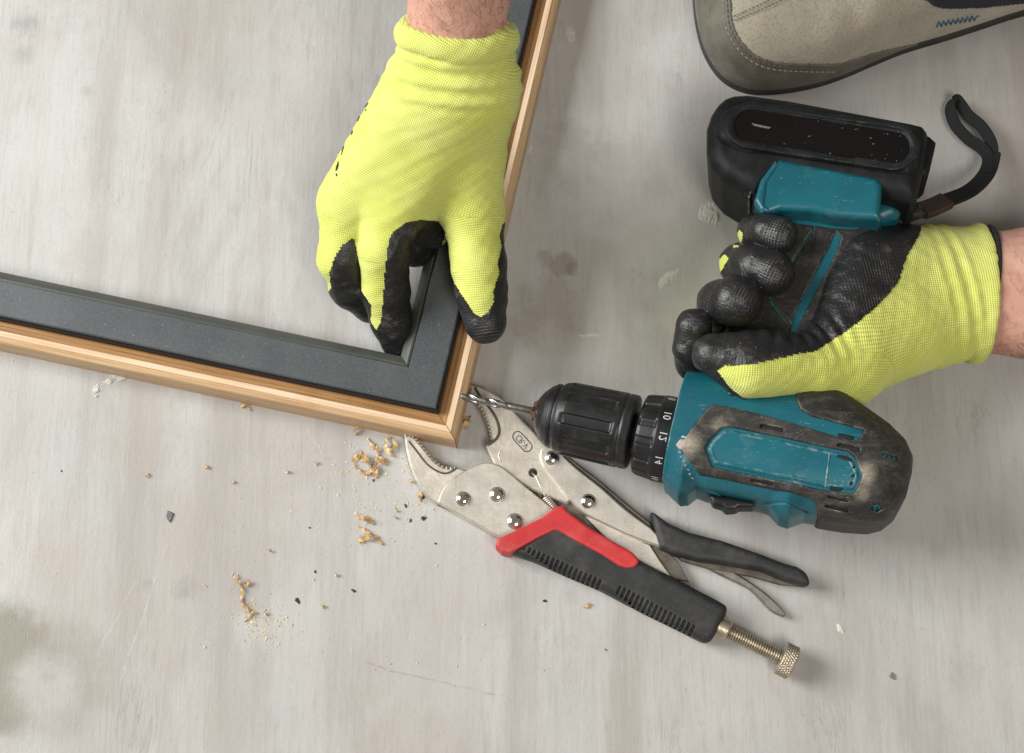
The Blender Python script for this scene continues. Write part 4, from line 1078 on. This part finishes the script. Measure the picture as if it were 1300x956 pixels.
# fine hairs on the skin
M_hair = plain("brown body hair", (0.10, 0.055, 0.035), (0.06, 0.035, 0.022), 300, .6)
def hairs(V, Q, region, drift, count, parent, seed, up=.35):
    rg = np.random.RandomState(seed); bv = BVHTree.FromPolygons([Vector(v) for v in V], Q.tolist()); g = Geo(); k = 0
    while k < count:
        px = rg.uniform(region[0], region[2]); py = rg.uniform(region[1], region[3]); h, nn = hit(bv, px, py); k += 1
        if h is None: continue
        dd = drift+rg.normal(0, .35, 3); dd -= nn*(dd@nn); dd /= np.linalg.norm(dd); L = rg.uniform(2.5, 6)*MM
        sd_ = np.cross(dd, nn)*rg.normal(0, .3)
        p0 = h; p1 = h+dd*L*.5+nn*L*up*.5; p2 = h+dd*L+nn*L*up*.45+sd_*L
        g.add(tube_geo([p0, p1, p2], [.055*MM, .05*MM, .015*MM], 3, False))
    if g.V: tag(g.build("arm_hair", M_hair, parent), kind="stuff")
hairs(VA, QA, (505, -40, 655, 66), np.array([.5, -.6, -.4]), 240, arm_l, 3)
hairs(VB, QB, (1245, 285, 1330, 470), np.array([.2, -.9, 0]), 60, arm_r, 4)
hairs(VB, QB, (1245, 435, 1330, 470), np.array([.1, -1, .1]), 160, arm_r, 5)

# ---- hand holding the drill (palm up)
C0, C1 = P(1172, 378, 31), P(1240, 372, 30); cax = (C1-C0)/np.linalg.norm(C1-C0); zup = np.array([0, 0, 1.])
def hand_b(Qp):
    palm = None
    for a, b in (((1180, 342, 32, 22), (1098, 334, 51, 17.5)), ((1180, 380, 32, 23), (1084, 377, 54, 18.5)), ((1178, 412, 34, 22), (1076, 424, 56, 19.5)), ((1100, 430, 36, 19), (1050, 425, 24, 14)), ((1130, 345, 36, 20), (1060, 330, 24, 14)), ((1100, 380, 30, 20), (1055, 380, 20, 14))):
        c = cone(Qp, P(*a[:3]), P(*b[:3]), a[3]*MM, b[3]*MM); palm = c if palm is None else smin(palm, c, 10*MM)
    d0 = cone(Qp, C0, C1, 33.6*MM, 35.2*MM, zup, .77)
    s = (Qp-C0)@cax/MM+((Qp-C0)@dv)/MM*.12
    d0 = d0-1.25*MM*np.sin(s*2*np.pi/8.6+1.2)*np.clip((s+3)/4, 0, 1)*np.clip((22-s)/5, 0, 1)
    # slightly flared lip
    palm = smin(palm, d0, 9*MM)
    r = Qp-C1; h = r@cax+((Qp-C1)@np.array([0, 1., 0]))*-.13; q = r-np.outer(r@cax, cax); q[:, 2] *= 1/.74
    rr = np.sqrt((q*q).sum(1))
    tor = np.sqrt((rr-34.4*MM)**2+(h*.75)**2)-2.6*MM
    thumb = chain(Qp, [(1130, 425, 40, 22), (1072, 465, 54, 18.5), (1030, 465, 66, 14.0), (985, 462, 73, 13.2), (950, 463, 76, 13.6), (905, 450, 77, 9.8)], 9)
    th = smin(palm, thumb, 12*MM)
    # creases where the thumb bends
    tx = (Qp-P(1000, 440, 76))[:, 0]/MM
    rw = np.sqrt((((Qp-P(1034, 432, 68))/np.array([.016, .012, .014]))**2).sum(1)); q_ = Qp-P(1034, 432, 68)
    th = th-1.5*MM*np.sin((q_[:, 0]+q_[:, 1]*.35)/MM*2*np.pi/7.0)*np.exp(-rw*rw)
    rw = np.sqrt((((Qp-P(985, 435, 80))/np.array([.013, .009, .012]))**2).sum(1)); q_ = Qp-P(985, 435, 80)
    th = th-.8*MM*np.sin((q_[:, 0]-q_[:, 1]*.2)/MM*2*np.pi/8.0)*np.exp(-rw*rw)
    fing = [chain(Qp, [(1055, 312, 22, 11.5), (985, 304, 20, 10.2), (960, 295, 46, 8.9), (970, 293, 61, 8.4), (975, 295, 66, 8.3), (989, 299, 68, 9.1)], 2),
            chain(Qp, [(1050, 350, 18, 12), (972, 342, 18, 11), (940, 335, 46, 10.2), (953, 336, 63, 9.6), (960, 339, 68, 9.5), (979, 347, 70, 11.2)], 2),
            chain(Qp, [(1050, 390, 17, 12.5), (945, 390, 18, 11.5), (914, 384, 46, 10.6), (917, 384, 62, 10.4), (935, 382, 71, 12.4)], 3),
            chain(Qp, [(1050, 425, 22, 12.5), (930, 440, 24, 11), (884, 458, 46, 9.5), (879, 440, 58, 8.6), (881, 414, 64, 8.6)], 4)]
    d = th
    for i, f in enumerate(fing): d = np.minimum(d, smin(palm, f, 7*MM))
    d = smin(d, tor, 2.5*MM)
    d = np.maximum(d, h-2.2*MM)
    d = np.maximum(d, -np.maximum(rr-32.4*MM, -h-6*MM))
    return d+wob_noise(Qp, .25*MM, 320)
lo = np.array([P(850, 430, 40)[0]-.004, P(1080, 522, 30)[1]-.012, .002]); hi = np.array([P(1256, 370, 30)[0]+.008, P(1250, 280, 40)[1]+.016, .098])
V, Q = sdf3(hand_b, lo, hi, 1.0*MM)
V = relax(V, Q, 2, .4); N = vert_normals(V, Q)
knit = knit_coords(V, cax, np.array([0, 1., 0]), zup, P(1150, 380, 20), 38, [((1180, 342, 32, 22), (1098, 334, 51, 17.5)), ((1180, 380, 32, 23), (1084, 377, 54, 18.5)), ((1178, 412, 34, 22), (1076, 424, 56, 19.5)), ((1172, 378, 31, 33), (1240, 372, 30, 33))],
    [[(1072, 465, 54, 18.5), (1030, 465, 66, 14.0), (985, 462, 73, 13.2), (950, 463, 76, 13.6), (905, 450, 77, 9.8)], [(960, 295, 46, 8.9), (970, 293, 61, 8.4), (975, 295, 66, 8.3), (989, 299, 68, 9.1)], [(940, 335, 46, 10.2), (953, 336, 63, 9.6), (960, 339, 68, 9.5), (979, 347, 70, 11.2)],
     [(884, 458, 46, 9.5), (879, 440, 58, 8.6), (881, 414, 64, 8.6)]])
yel = [[(1168, 280), (1169, 293), (1163, 305), (1155, 318), (1149, 330), (1141, 357), (1130, 370), (1120, 382), (1108, 393), (1095, 404), (1080, 416), (1066, 426), (1050, 436), (1034, 446), (1018, 448), (1000, 452), (975, 458), (950, 463), (921, 464), (910, 470), (926, 492), (952, 512), (1040, 510), (1073, 525), (1110, 515), (1310, 475), (1310, 275)],
       [(930, 316), (932, 300), (940, 291), (944, 297), (942, 307), (938, 314)], [(905, 352), (907, 336), (920, 322), (926, 328), (919, 340), (913, 350)]]
fc = V[Q].mean(1); fn = N[Q].mean(1); facing = (fn*(CAM-fc)).sum(1) > 0
ym = px_mask(fc, yel[:1]) | (px_mask(fc, yel[1:]) & (fn[:, 0] < -.35))
fm = np.where(facing, ~ym, (fn[:, 2] > .1) & (fc[:, 0] < P(1150, 370, 40)[0]))
hand_r, coat_r = split_mesh("work_glove", "palm_coating", V, Q, fm, M_knit, M_coat, person, knit, .35, N)
# black lining hem showing inside the cuff
hm = []
e1 = np.cross(zup, cax); e1 /= np.linalg.norm(e1); e2 = np.cross(cax, e1)
HC = C1+cax*1.6*MM
for k in range(65):
    a = 2*math.pi*k/64; y = 33.2*MM*math.cos(a); z = 24.6*MM*math.sin(a)
    hm.append(HC+e1*y+e2*z+cax*(y*.27))
mesh_obj("cuff_hem", *tube_geo(hm, 2.1*MM, 10, False), plain("black hem knit", (0.012, .012, .012), (0.022, .022, .022), 400, .85, bscale=900, bstr=.5), hand_r)

# ---- shoe
def suede():
    n = NT("grey suede"); v = n.tc.outputs['Object']
    c = n.mix(n.ramp(n.noise(v, 45, 5, .6), .3, .7), (0.40, 0.365, 0.29), (0.47, 0.43, 0.345))
    c = n.mix(n.math('MULTIPLY', n.ramp(n.noise(v, 700, 3, .7), .45, .7), .55), c, (0.23, 0.205, 0.16))
    c = n.mix(n.math('MULTIPLY', n.ramp(n.noise(n.mapping(v, scale=(1, .3, 1), rot=(0, 0, .2)), 60, 4), .52, .7), .3), c, (0.50, 0.46, 0.385))
    c = n.mix(n.math('MULTIPLY', n.ramp(n.noise(v, 520, 2), .71, .75), .5), c, (0.45, 0.42, 0.36))
    h = n.math('ADD', n.noise(v, 1300, 3, .7), n.math('MULTIPLY', n.noise(v, 130, 4), 1.6))
    return n.fin(c, .92, n.bump(h, .9, .0009), spec=.12, **{'Sheen Weight': .2})
M_suede = suede()
M_rand = plain("dark scuffed rand leather", (0.150, 0.134, 0.106), (0.095, 0.086, 0.068), 70, .55, bscale=900, bstr=.5, bdist=.0005, dust=((0.22, 0.20, 0.165), .5, 48), spec=.4)
M_sole = plain("black sole rubber", (0.022, .021, .019), (0.036, .033, .029), 120, .7, bscale=700, bstr=.4)
M_navy = plain("navy padded textile", (0.014, 0.018, 0.030), (0.024, 0.028, 0.042), 300, .85, bscale=1200, bstr=.5)
foot_px = [(881, -25), (881, 10), (887, 45), (897, 72), (914, 96), (936, 110), (962, 115.5), (1000, 113), (1040, 105), (1075, 93), (1110, 78), (1150, 62), (1200, 47), (1250, 31), (1300, 15), (1400, -18), (1540, -60), (1600, -110),
           (1600, -190), (1540, -235), (1400, -235), (1250, -225), (1120, -205), (1010, -175), (930, -125), (892, -75)]
fpoly = catmull(pxpoly([(x+5, y-9 if y > 0 else y) for x, y in foot_px], 12), 4, True)
tx, ty = P(881, -30, 0)[:2]
def shoe_h(X): return np.interp((X-tx)/MM, [0, 60, 110, 150, 190, 260, 320], [47, 55, 66, 80, 96, 100, 96])*MM
lo = np.array([fpoly[:, 0].min()-.006, fpoly[:, 1].min()-.006, -.004]); hi = np.array([P(1560, 0, 0)[0], fpoly[:, 1].max()+.006, .112])
ax = grid(lo, hi, 1.15*MM); U, Vv = np.meshgrid(ax[0], ax[1], indexing='ij')
d2 = poly_sd(fpoly, U, Vv); H = shoe_h(U); rad = 27*MM
def shoe_field(d2, H, rad, zlow=.004):
    a = d2[:, :, None]+rad; Z = ax[2][None, None, :]; b = Z-H[:, :, None]+rad
    d = np.sqrt(np.maximum(a, 0)**2+np.maximum(b, 0)**2)+np.minimum(np.maximum(a, b), 0)-rad
    # pull the side in a little above the welt
    return np.maximum(d+np.clip((Z-.014)*.10, 0, .006), zlow-Z)
SD = shoe_field(d2, H, rad)
SD += (1.2*MM*np.sin((U-tx)/MM*.22+(Vv-ty)/MM*.05)*np.clip((U-tx-.05)/.03, 0, 1)*np.clip((.11-(U-tx))/.03, 0, 1))[:, :, None]*np.clip((ax[2]-.03)/.02, 0, 1)[None, None, :]
V, Q = surface_nets(SD, lo, 1.15*MM)
V = relax(V, Q, 2, .5); N = vert_normals(V, Q)
shoe_bvh = BVHTree.FromPolygons([Vector(v) for v in V], Q.tolist())
seam = catmull([(924, -60), (926, -20), (928.5, 6), (930, 26), (936, 43), (948, 60), (962, 71), (980, 77.5), (1005, 80), (1040, 81), (1066, 80.5), (1084, 75), (1110, 67), (1140, 60), (1170, 54), (1200, 46.5), (1240, 33), (1300, 13.5)], 5)
rand_poly = np.concatenate([seam, [(1310, 60), (1000, 160), (840, 140), (840, -60)]])
collar_poly = [(1172, -80), (1172, -3), (1182, 3.5), (1195, 8), (1215, 8.5), (1245, 7.5), (1270, 5), (1300, 2), (1420, -20), (1420, -80)]
fc = V[Q].mean(1); fn = N[Q].mean(1)
mr = px_mask(fc, [rand_poly]); mc = px_mask(fc, [collar_poly]) & ~mr
shoe = tag(bpy.data.objects.new("shoe", None)); col.objects.link(shoe); shoe.parent = person; shoe.empty_display_size = .02; OFF[shoe.name] = OFF[person.name]
v_, q_, _ = compact(V, Q[~mr & ~mc]); mesh_obj("suede_upper", v_, q_, M_suede, shoe)
v_, q_, _ = compact(V+N*.9*MM, Q[mr]); rand = mesh_obj("toe_rand", v_, q_, M_rand, shoe)
md = rand.modifiers.new("thickness", 'SOLIDIFY'); md.thickness = 1.2*MM; md.offset = -1
v_, q_, _ = compact(V+N*1.5*MM, Q[mc]); mesh_obj("ankle_collar", v_, q_, M_navy, shoe)
Vs, Fs = plate_geo(inset(fpoly, -1.0*MM), 0.0, .007, .0012); mesh_obj("sole", Vs, Fs, M_sole, shoe, True, 40)
M_thread = plain("pale stitching thread", (0.36, 0.34, 0.29), (0.24, 0.225, 0.19), 500, .8)
M_thread_d = plain("dark stitching thread", (0.10, 0.09, 0.072), (0.14, 0.125, 0.10), 500, .8)
def stitches(path, off, pitch, length, m, name, parent=shoe, rad=.33, x1=1e9):
    g = Geo(); p = np.asarray(path); seg = np.linalg.norm(np.diff(p, axis=0), axis=1); s = np.concatenate([[0], np.cumsum(seg)])
    for t in np.arange(2, s[-1]-3, pitch):
        pts = []
        for dt in (0, length*.5, length):
            x = np.interp(t+dt, s, p[:, 0]); y = np.interp(t+dt, s, p[:, 1]); x2 = np.interp(t+dt+1, s, p[:, 0]); y2 = np.interp(t+dt+1, s, p[:, 1])
            L = math.hypot(x2-x, y2-y) or 1
            h, nn = hit(shoe_bvh, x-(y2-y)/L*off, y+(x2-x)/L*off)
            if h is not None: pts.append(h+nn*(1.05+.15*(dt == length*.5))*MM)
        if len(pts) == 3 and pts[0][2] > .004: g.add(tube_geo(pts, rad*MM, 5))
    if g.V: tag(g.build(name, m, parent), kind="stuff")
sm = [q for q in seam if q[1] > -8 and q[0] < 1062]
stitches(sm, 3.5, 6.6, 4.4, M_thread_d, "stitching"); stitches(sm, 8.2, 6.6, 4.4, M_thread, "stitching")
stitches([(932, 27), (950, 20), (975, 10), (1000, -2)], 0, 5, 3.2, M_thread_d, "stitching", shoe, .3); stitches([(931, 22), (950, 14), (972, 4), (984, -3)], 0, 5, 3.2, M_thread_d, "stitching", shoe, .3)
M_blue = plain("blue thread", (0.045, 0.115, 0.23), (0.08, 0.16, 0.28), 500, .8)
g = Geo()
zz = []
for i in range(19): zz.append((1189+i*3.0, (27.5 if i % 2 else 34)-i*.52 if i < 17 else 20))
for a, b in zip(zz[:-1], zz[1:]):
    pts = []
    for t in (0, .5, 1):
        h, nn = hit(shoe_bvh, a[0]+(b[0]-a[0])*t, a[1]+(b[1]-a[1])*t)
        if h is not None: pts.append(h+nn*.3*MM)
    if len(pts) == 3: g.add(tube_geo(pts, .42*MM, 5))
tag(g.build("blue_stitching", M_blue, shoe), kind="stuff")
# trouser leg rising from the shoe, above the picture
lp = [(P(1390, -120, 0)+np.array([0, 0, .085]), 48), (P(1390, -120, 0)+np.array([.01, .03, .20]), 60), (P(1390, -120, 0)+np.array([-.10, .07, .46]), 78), (P(1390, -120, 0)+np.array([.22, .22, .62]), 95)]
def leg_f(Qp):
    d = None
    for a, b in zip(lp[:-1], lp[1:]):
        c = cone(Qp, a[0], b[0], a[1]*MM, b[1]*MM); d = c if d is None else smin(d, c, 30*MM)
    return d+wob_noise(Qp, 2.2*MM, 60)
pts = np.array([a[0] for a in lp]); V, Q = sdf3(leg_f, pts.min(0)-.12, pts.max(0)+.12, 6*MM)
mesh_obj("trouser_leg", V, Q, plain("dark blue work trousers", (0.020, 0.026, 0.042), (0.035, 0.042, 0.06), 60, .9, bscale=900, bstr=.4), person)

# ================================================================== SHAVINGS, CRUMBS, SPECKS, PLASTER
M_shave = plain("fresh wood shaving", (0.60, 0.41, 0.20), (0.46, 0.27, 0.10), 420, .6, bscale=1500, bstr=.4)
M_shave_p = plain("pale wood shaving", (0.68, 0.52, 0.28), (0.58, 0.41, 0.19), 260, .65, bscale=1500, bstr=.4)
def shaving_geo(pts, width, seed, thick=.2):
    """ragged curled strip through (px, py, z mm)"""
    rg = np.random.RandomState(seed); p = catmull([P(*q) for q in pts], 10); N = len(p); V = []; F_ = []
    ph = rg.uniform(0, 6); tw = rg.uniform(-40, 40)
    for i in range(N):
        t = p[min(i+1, N-1)]-p[max(i-1, 0)]; t /= max(np.linalg.norm(t), 1e-9)
        s = np.cross(t, [0, 0, 1.]); s /= max(np.linalg.norm(s), 1e-6); n_ = np.cross(s, t)
        a = math.radians(55*math.sin(ph+i*.28)+tw); wv = s*math.cos(a)+n_*math.sin(a); nn = np.cross(t, wv)
        f = min(1, .35+3*min(i, N-1-i)/N)*(1+.18*rg.normal())
        wd = max(.25, width*f)*MM/2
        for su, sn in ((-1, -1), (1, -1), (1, 1), (-1, 1)):
            q = p[i]+wv*su*wd+nn*sn*thick/2*MM+rg.normal(0, .035, 3)*MM; q[2] = max(q[2], .0002); V.append(q)
    for i in range(N-1):
        for k in range(4): F_.append((i*4+k, i*4+(k+1) % 4, (i+1)*4+(k+1) % 4, (i+1)*4+k))
    F_.append((3, 2, 1, 0)); F_.append(tuple(range(len(V)-4, len(V))))
    return V, F_
def shaving(strips, label, m=None, seed=0):
    g = Geo()
    for k, (pts, wd) in enumerate(strips): g.add(shaving_geo(pts, wd, seed*10+k))
    c = np.mean([P(*q) for pts, _ in strips for q in pts], 0); c[2] = 0
    return tag(g.build("wood_shaving", m or M_shave, None, True, 40, tuple(c)), label, "wood shaving", "wood shavings left by drilling")
shaving([([(299, 728, 1.2), (297.5, 735, 2.2), (303, 741, 1.4), (307, 749, 1.8), (306.5, 760, 1.0), (307, 767, 2), (313, 772, 1.2), (317, 779, 1.6), (313, 785, 1), (309, 789, .6)], 1.5),
         ([(302, 740, 1.5), (307, 737, 2.6), (312, 743, 1.6), (316, 738, 2.0), (319, 742, .8)], 1.4), ([(315, 778, 1.2), (321, 777, 1.6), (326, 779, .8)], 1.2)], "longest twisted wood shaving, alone on the floor at lower left", None, 1)
shaving([([(448, 587, .8), (452, 579, 2.6), (459, 578, 3.4), (465, 583, 3.0), (471, 590, 2.0), (474, 596, 1.2)], 2.6), ([(450, 588, 1.0), (455, 597, 1.2), (463, 601, 1.4), (471, 598, 2.0), (477, 590, 2.4), (482, 583, 1.6)], 1.9),
         ([(455, 576, 1.2), (460, 584, 2.4), (468, 586, 3)], 2.2), ([(453, 583, 3), (459, 574, 3.6), (462, 582, 2)], 1.6)], "round looped wood shaving, largest curl in the pile by the lower jaw", None, 2)
shaving([([(474, 606, .8), (477, 600, 1.8), (480, 593, 1.2)], 2.4), ([(476, 607, .6), (480, 601, 1.6)], 1.2)], "short stubby wood shaving just below the looped curl")
shaving([([(476, 583, 1), (483, 585, 2.4), (490, 588, 1.2)], 2.6), ([(481, 580, 1.6), (487, 583, 2.2), (492, 586, 1)], 1.6)], "flat broken wood shaving right of the looped curl", None, 4)
shaving([([(466, 556, .6), (470, 563, 1.8), (475, 568, 2.2), (478, 576, 1.8), (480, 582, 1)], 1.5), ([(474, 572, 1.4), (478, 568, 2.6), (482, 573, 1.2)], 2.0)], "thin pale straggling shaving above the looped curl", M_shave_p, 5)
shaving([([(488, 555, 1), (492, 562, 3.0), (489, 569, 2.0), (496, 571, 3.0), (502, 565, 2.0), (498, 557, 3)], 2.2), ([(490, 571, 1), (496, 577, 1.8), (500, 579, .8)], 1.8), ([(494, 553, 1), (499, 560, 2.2), (503, 570, 1)], 1.4)], "pale crumpled shaving tucked between the frame and the lower jaw", M_shave_p, 6)
shaving([([(449, 552, .8), (453, 546, 2.2), (458, 541, 1.2)], 2.0), ([(451, 543, 1.8), (456, 540, 2.4)], 1.6)], "small brownish shaving against the lower rail of the frame", None, 7)
shaving([([(453, 657, .8), (460, 657, 2.2), (468, 660, 2.0), (473, 666, .8)], 2.2), ([(463, 663, 1), (468, 658, 2.6), (473, 661, 1.2)], 1.4), ([(455, 668, .8), (463, 674, 1.8), (471, 678, 1.6), (477, 683, .8)], 1.6),
         ([(453, 688, .8), (461, 684, 2.0), (470, 682, 2.2), (480, 681, 1.0)], 2.4), ([(478, 682, 1), (482, 688, 1.4), (485, 692, .6)], 1.2)], "forked wood shaving lying below the pile, left of the pliers", None, 8)
shaving([([(305, 517, .6), (311, 513, 2.0), (317, 511, 1.0)], 1.5), ([(314, 514, 1), (316, 521, 1.2)], 1.2)], "dark little shaving below the middle of the lower frame rail", None, 9)
shaving([([(598, 528, .8), (594, 534, 2.2), (590, 540, 2.0), (592, 546, .8)], 2.4), ([(592, 530, 1), (597, 536, 1.8)], 1.8)], "orange shaving between the frame corner and the upper jaw", None, 10)
shaving([([(740, 771, .6), (746, 769, 1.2), (752, 767, .6)], 1.5)], "single orange sliver lying below the black plier grip", None, 11)
shaving([([(534, 622, .8), (533, 630, 2.0), (536, 638, 1.0)], 1.8)], "brown shaving touching the outer edge of the lower jaw", None, 12)
CRUMB_AT = ['crumb left of centre, directly below the frame rail', 'crumb nearest the frame rail, left of the pile', 'pale crumb just left of the shaving pile', 'crumb between grey flake and forked shaving', 'crumb at the foot of the lower jaw', 'crumb just above the forked shaving', 'pale crumb right of the twisted shaving', 'pale crumb beside the lower end of the twisted shaving', 'crumb far right of the twisted shaving, below the forked one', 'pale crumb above right of the forked shaving', 'pale crumb above the middle between flake and rail', 'crumb above the grey leaf-shaped flake']
for ci, (x, y) in enumerate([(262, 593), (365, 599), (401, 588), (342, 699), (522, 611), (502, 657), (427, 730), (337, 779), (410, 770), (503, 648), (295, 612), (186, 603)]):
    rg = np.random.RandomState(x); a = rg.uniform(0, 3.1); r = rg.uniform(1.6, 3.2)
    g = Geo(); g.add(shaving_geo([(x-r*math.cos(a), y-r*math.sin(a), .6), (x, y, 1.6), (x+r*math.cos(a), y+r*math.sin(a), .6)], 1.2, x))
    tag(g.build("wood_crumb", M_shave_p if x % 2 else M_shave, None, True, 40, tuple(P(x, y, 0))), "tiny curled "+CRUMB_AT[ci].replace("pale crumb", "pale wood crumb").replace("crumb", "wood crumb").replace("wood wood", "wood"), "wood crumb", "tiny wood crumbs on the floor")
# specks
M_speck = plain("black plastic crumb", (0.010, 0.010, 0.010), (0.02, 0.02, 0.02), 500, .6)
def flake(px, py, size, seed, h=.5):
    rg = np.random.RandomState(seed); n = 7; V = []; c = P(px, py, 0)
    a = rg.uniform(0, 6); el = rg.uniform(.4, .75)
    for z, f in ((.15, 1.0), (h, .75)):
        for k in range(n):
            th = 2*math.pi*k/n; r = size*MM*.4*f*(1+.3*math.sin(seed+k*2.3)); x, y = r*math.cos(th), r*el*math.sin(th)
            V.append(c+np.array([x*math.cos(a)-y*math.sin(a), x*math.sin(a)+y*math.cos(a), z*MM]))
    F_ = [tuple(range(n))[::-1], tuple(range(n, 2*n))]+[(k, (k+1) % n, n+(k+1) % n, n+k) for k in range(n)]
    return V, F_
SPECK_AT = ['just below the looped wood curl', 'left of the red inlay tip, upper of a close pair', 'lower of the close pair near the lower jaw', "largest black chip beside the pliers' side plate", 'halfway between frame rail and twisted shaving', 'right of the twisted shaving, upper small one', 'oblong chip left of the black grip, below the pile', 'right of the twisted shaving near the sawdust', 'below the ribbed edge of the black grip', 'farthest down, right of the lower centre', 'just under the rear of the teal drill body', 'against the side plate near the red tip', 'touching the brown shaving on the lower jaw', 'leftmost, alone near the left edge']
for i, (x, y, sz) in enumerate([(474, 610, 2.4), (515, 642, 3.4), (521, 661, 3.2), (538, 658, 5.0), (393, 670, 2.4), (400, 726, 2.8), (449, 750, 4.2), (378, 763, 5.0), (692, 763, 3.4), (769, 825, 2.4), (1029, 659, 2.6), (553, 690, 2.2), (537, 632, 4.0), (78, 598, 2.0)]):
    V, F_ = flake(x, y, sz*.8, 31+i); tag(mesh_obj("black_speck", V, F_, M_speck, None, False, None, tuple(P(x, y, 0))), "black speck, "+SPECK_AT[i], "speck", "black specks on the floor")
V, F_ = flake(216, 655, 7.5, 5, .9); tag(mesh_obj("grey_flake", V, F_, plain("slate grey flake", (0.10, .105, .11), (0.16, .165, .17), 400, .7), None, False, None, tuple(P(216, 655, 0))), "dark grey leaf-shaped flake on the floor at left", "flake")
V, F_ = flake(1133, 858, 4.5, 8, .9); tag(mesh_obj("grey_flake", V, F_, plain("brown grey flake", (0.14, .12, .10), (0.2, .18, .15), 400, .7), None, False, None, tuple(P(1133, 858, 0))), "small brown grey flake on the floor at lower right", "flake")
# sawdust
rg = np.random.RandomState(11); g = Geo()
for k in range(420):
    if k < 180: x, y = rg.normal(480, 45), rg.normal(620, 45)
    elif k < 300: x, y = rg.uniform(250, 620), rg.uniform(520, 860)
    else: x, y = rg.normal(330, 22), rg.normal(792, 16)
    if y < 470+.2*x: continue
    c = P(x, y, .25); s = rg.uniform(.22, .6)*MM*(1.25 if rg.rand() < .1 else 1)
    V = [c+rg.normal(0, 1, 3)*s*np.array([1, 1, .35]) for _ in range(4)]
    for v in V: v[2] = max(v[2], .00005)
    g.add((V, [(0, 1, 2), (0, 2, 3), (0, 3, 1), (1, 3, 2)]))
tag(g.build("sawdust", plain("sawdust", (0.68, 0.56, 0.33), (0.66, 0.50, 0.26), 300, .8), None, False), kind="stuff")
rg = np.random.RandomState(12); g = Geo()
for k in range(150):
    x, y = (rg.uniform(0, 1300), rg.uniform(0, 900)) if k < 120 else (rg.normal(205, 30), rg.normal(190, 40))
    c = P(x, y, .2); s = rg.uniform(.2, .55)*MM
    V = [c+rg.normal(0, 1, 3)*s*np.array([1, 1, .3]) for _ in range(4)]
    for v in V: v[2] = max(v[2], .00005)
    g.add((V, [(0, 1, 2), (0, 2, 3), (0, 3, 1), (1, 3, 2)]))
M_plaster = plain("dried plaster", (0.56, 0.55, 0.52), (0.48, 0.46, 0.42), 160, .85, bscale=700, bstr=.5)
tag(g.build("plaster_dust", M_plaster, None, False), kind="stuff")
# dried plaster splashes
def splash(px, py, rx, ry, rot, hmm, seed, label, thr=.15, m=None, rough=.36):
    c = P(px, py, 0); n = 64; rg = np.random.RandomState(seed); ph = rg.uniform(0, 6, 12)
    a = np.linspace(-1.25, 1.25, n); X, Y = np.meshgrid(a, a, indexing='ij'); R = np.sqrt(X*X+Y*Y)
    f = np.zeros_like(X)
    for k in range(6):
        w1 = 2.2*1.62**k; f += np.sin(X*w1*math.cos(ph[k])*1.3+Y*w1*math.sin(ph[k])+ph[k+6]+1.3*np.sin(Y*w1*.7+ph[k]))/1.45**k
    if rough < .3:
        T = np.arctan2(Y, X); R = R*(1+.05*np.sin(2*T+1)+.06*np.sin(3*T+.4)+.03*np.sin(7*T))
    h = (1.05-R*1.15)+f*rough-thr
    sx, sy = rx*.41*MM, ry*.41*MM; cs, sn = math.cos(rot), math.sin(rot)
    Z = (np.clip(h, -.05, .6) if rough > .3 else .7*(1-np.exp(-2.2*np.clip(h, -.02, 2))))*hmm*MM
    V = np.stack([c[0]+X*sx*cs-Y*sy*sn, c[1]+X*sx*sn+Y*sy*cs, Z], -1).reshape(-1, 3)
    F_ = [(i*n+j, (i+1)*n+j, (i+1)*n+j+1, i*n+j+1) for i in range(n-1) for j in range(n-1) if max(h[i, j], h[i+1, j], h[i+1, j+1], h[i, j+1]) > 0]
    Q = np.array(F_); v_, q_, _ = compact(V, Q)
    return tag(mesh_obj("plaster_splash", v_, q_, m or M_plaster, None, True, None, tuple(c)), label, "plaster splash", "dried plaster splashes on the floor")
splash(900, 270, 22, 17, .7, 1.2, 2, "crusty white plaster splash left of the drill battery", .35)
splash(848, 350, 24, 12, 1.0, .5, 3, "faint white plaster smear left of the gloved fingers", .5)
splash(139, 483, 13, 8, .5, 1.6, 4, "white plaster splash against the lower frame rail at far left", .2)
splash(123, 496, 7, 7, 0, 1.4, 5, "small round plaster splash just below the one by the rail", .15)
splash(155, 480, 7, 6, 0, 1.4, 6, "small plaster dab right of the splash by the frame rail", .15)
splash(752, 424, 18, 4, .1, .8, 7, "thin horizontal plaster streak near the gloved index finger", .25)
splash(725, 44, 12, 14, .3, .6, 8, "broken plaster splash beside the upper right frame rail", .55)
splash(1068, 798, 12, 5, -.6, .8, 9, "tiny white plaster chip mark near the knurled screw", .35)
splash(672, 190, 5, 14, -.2, .7, 14, "narrow plaster splash close to the right frame rail", .4)
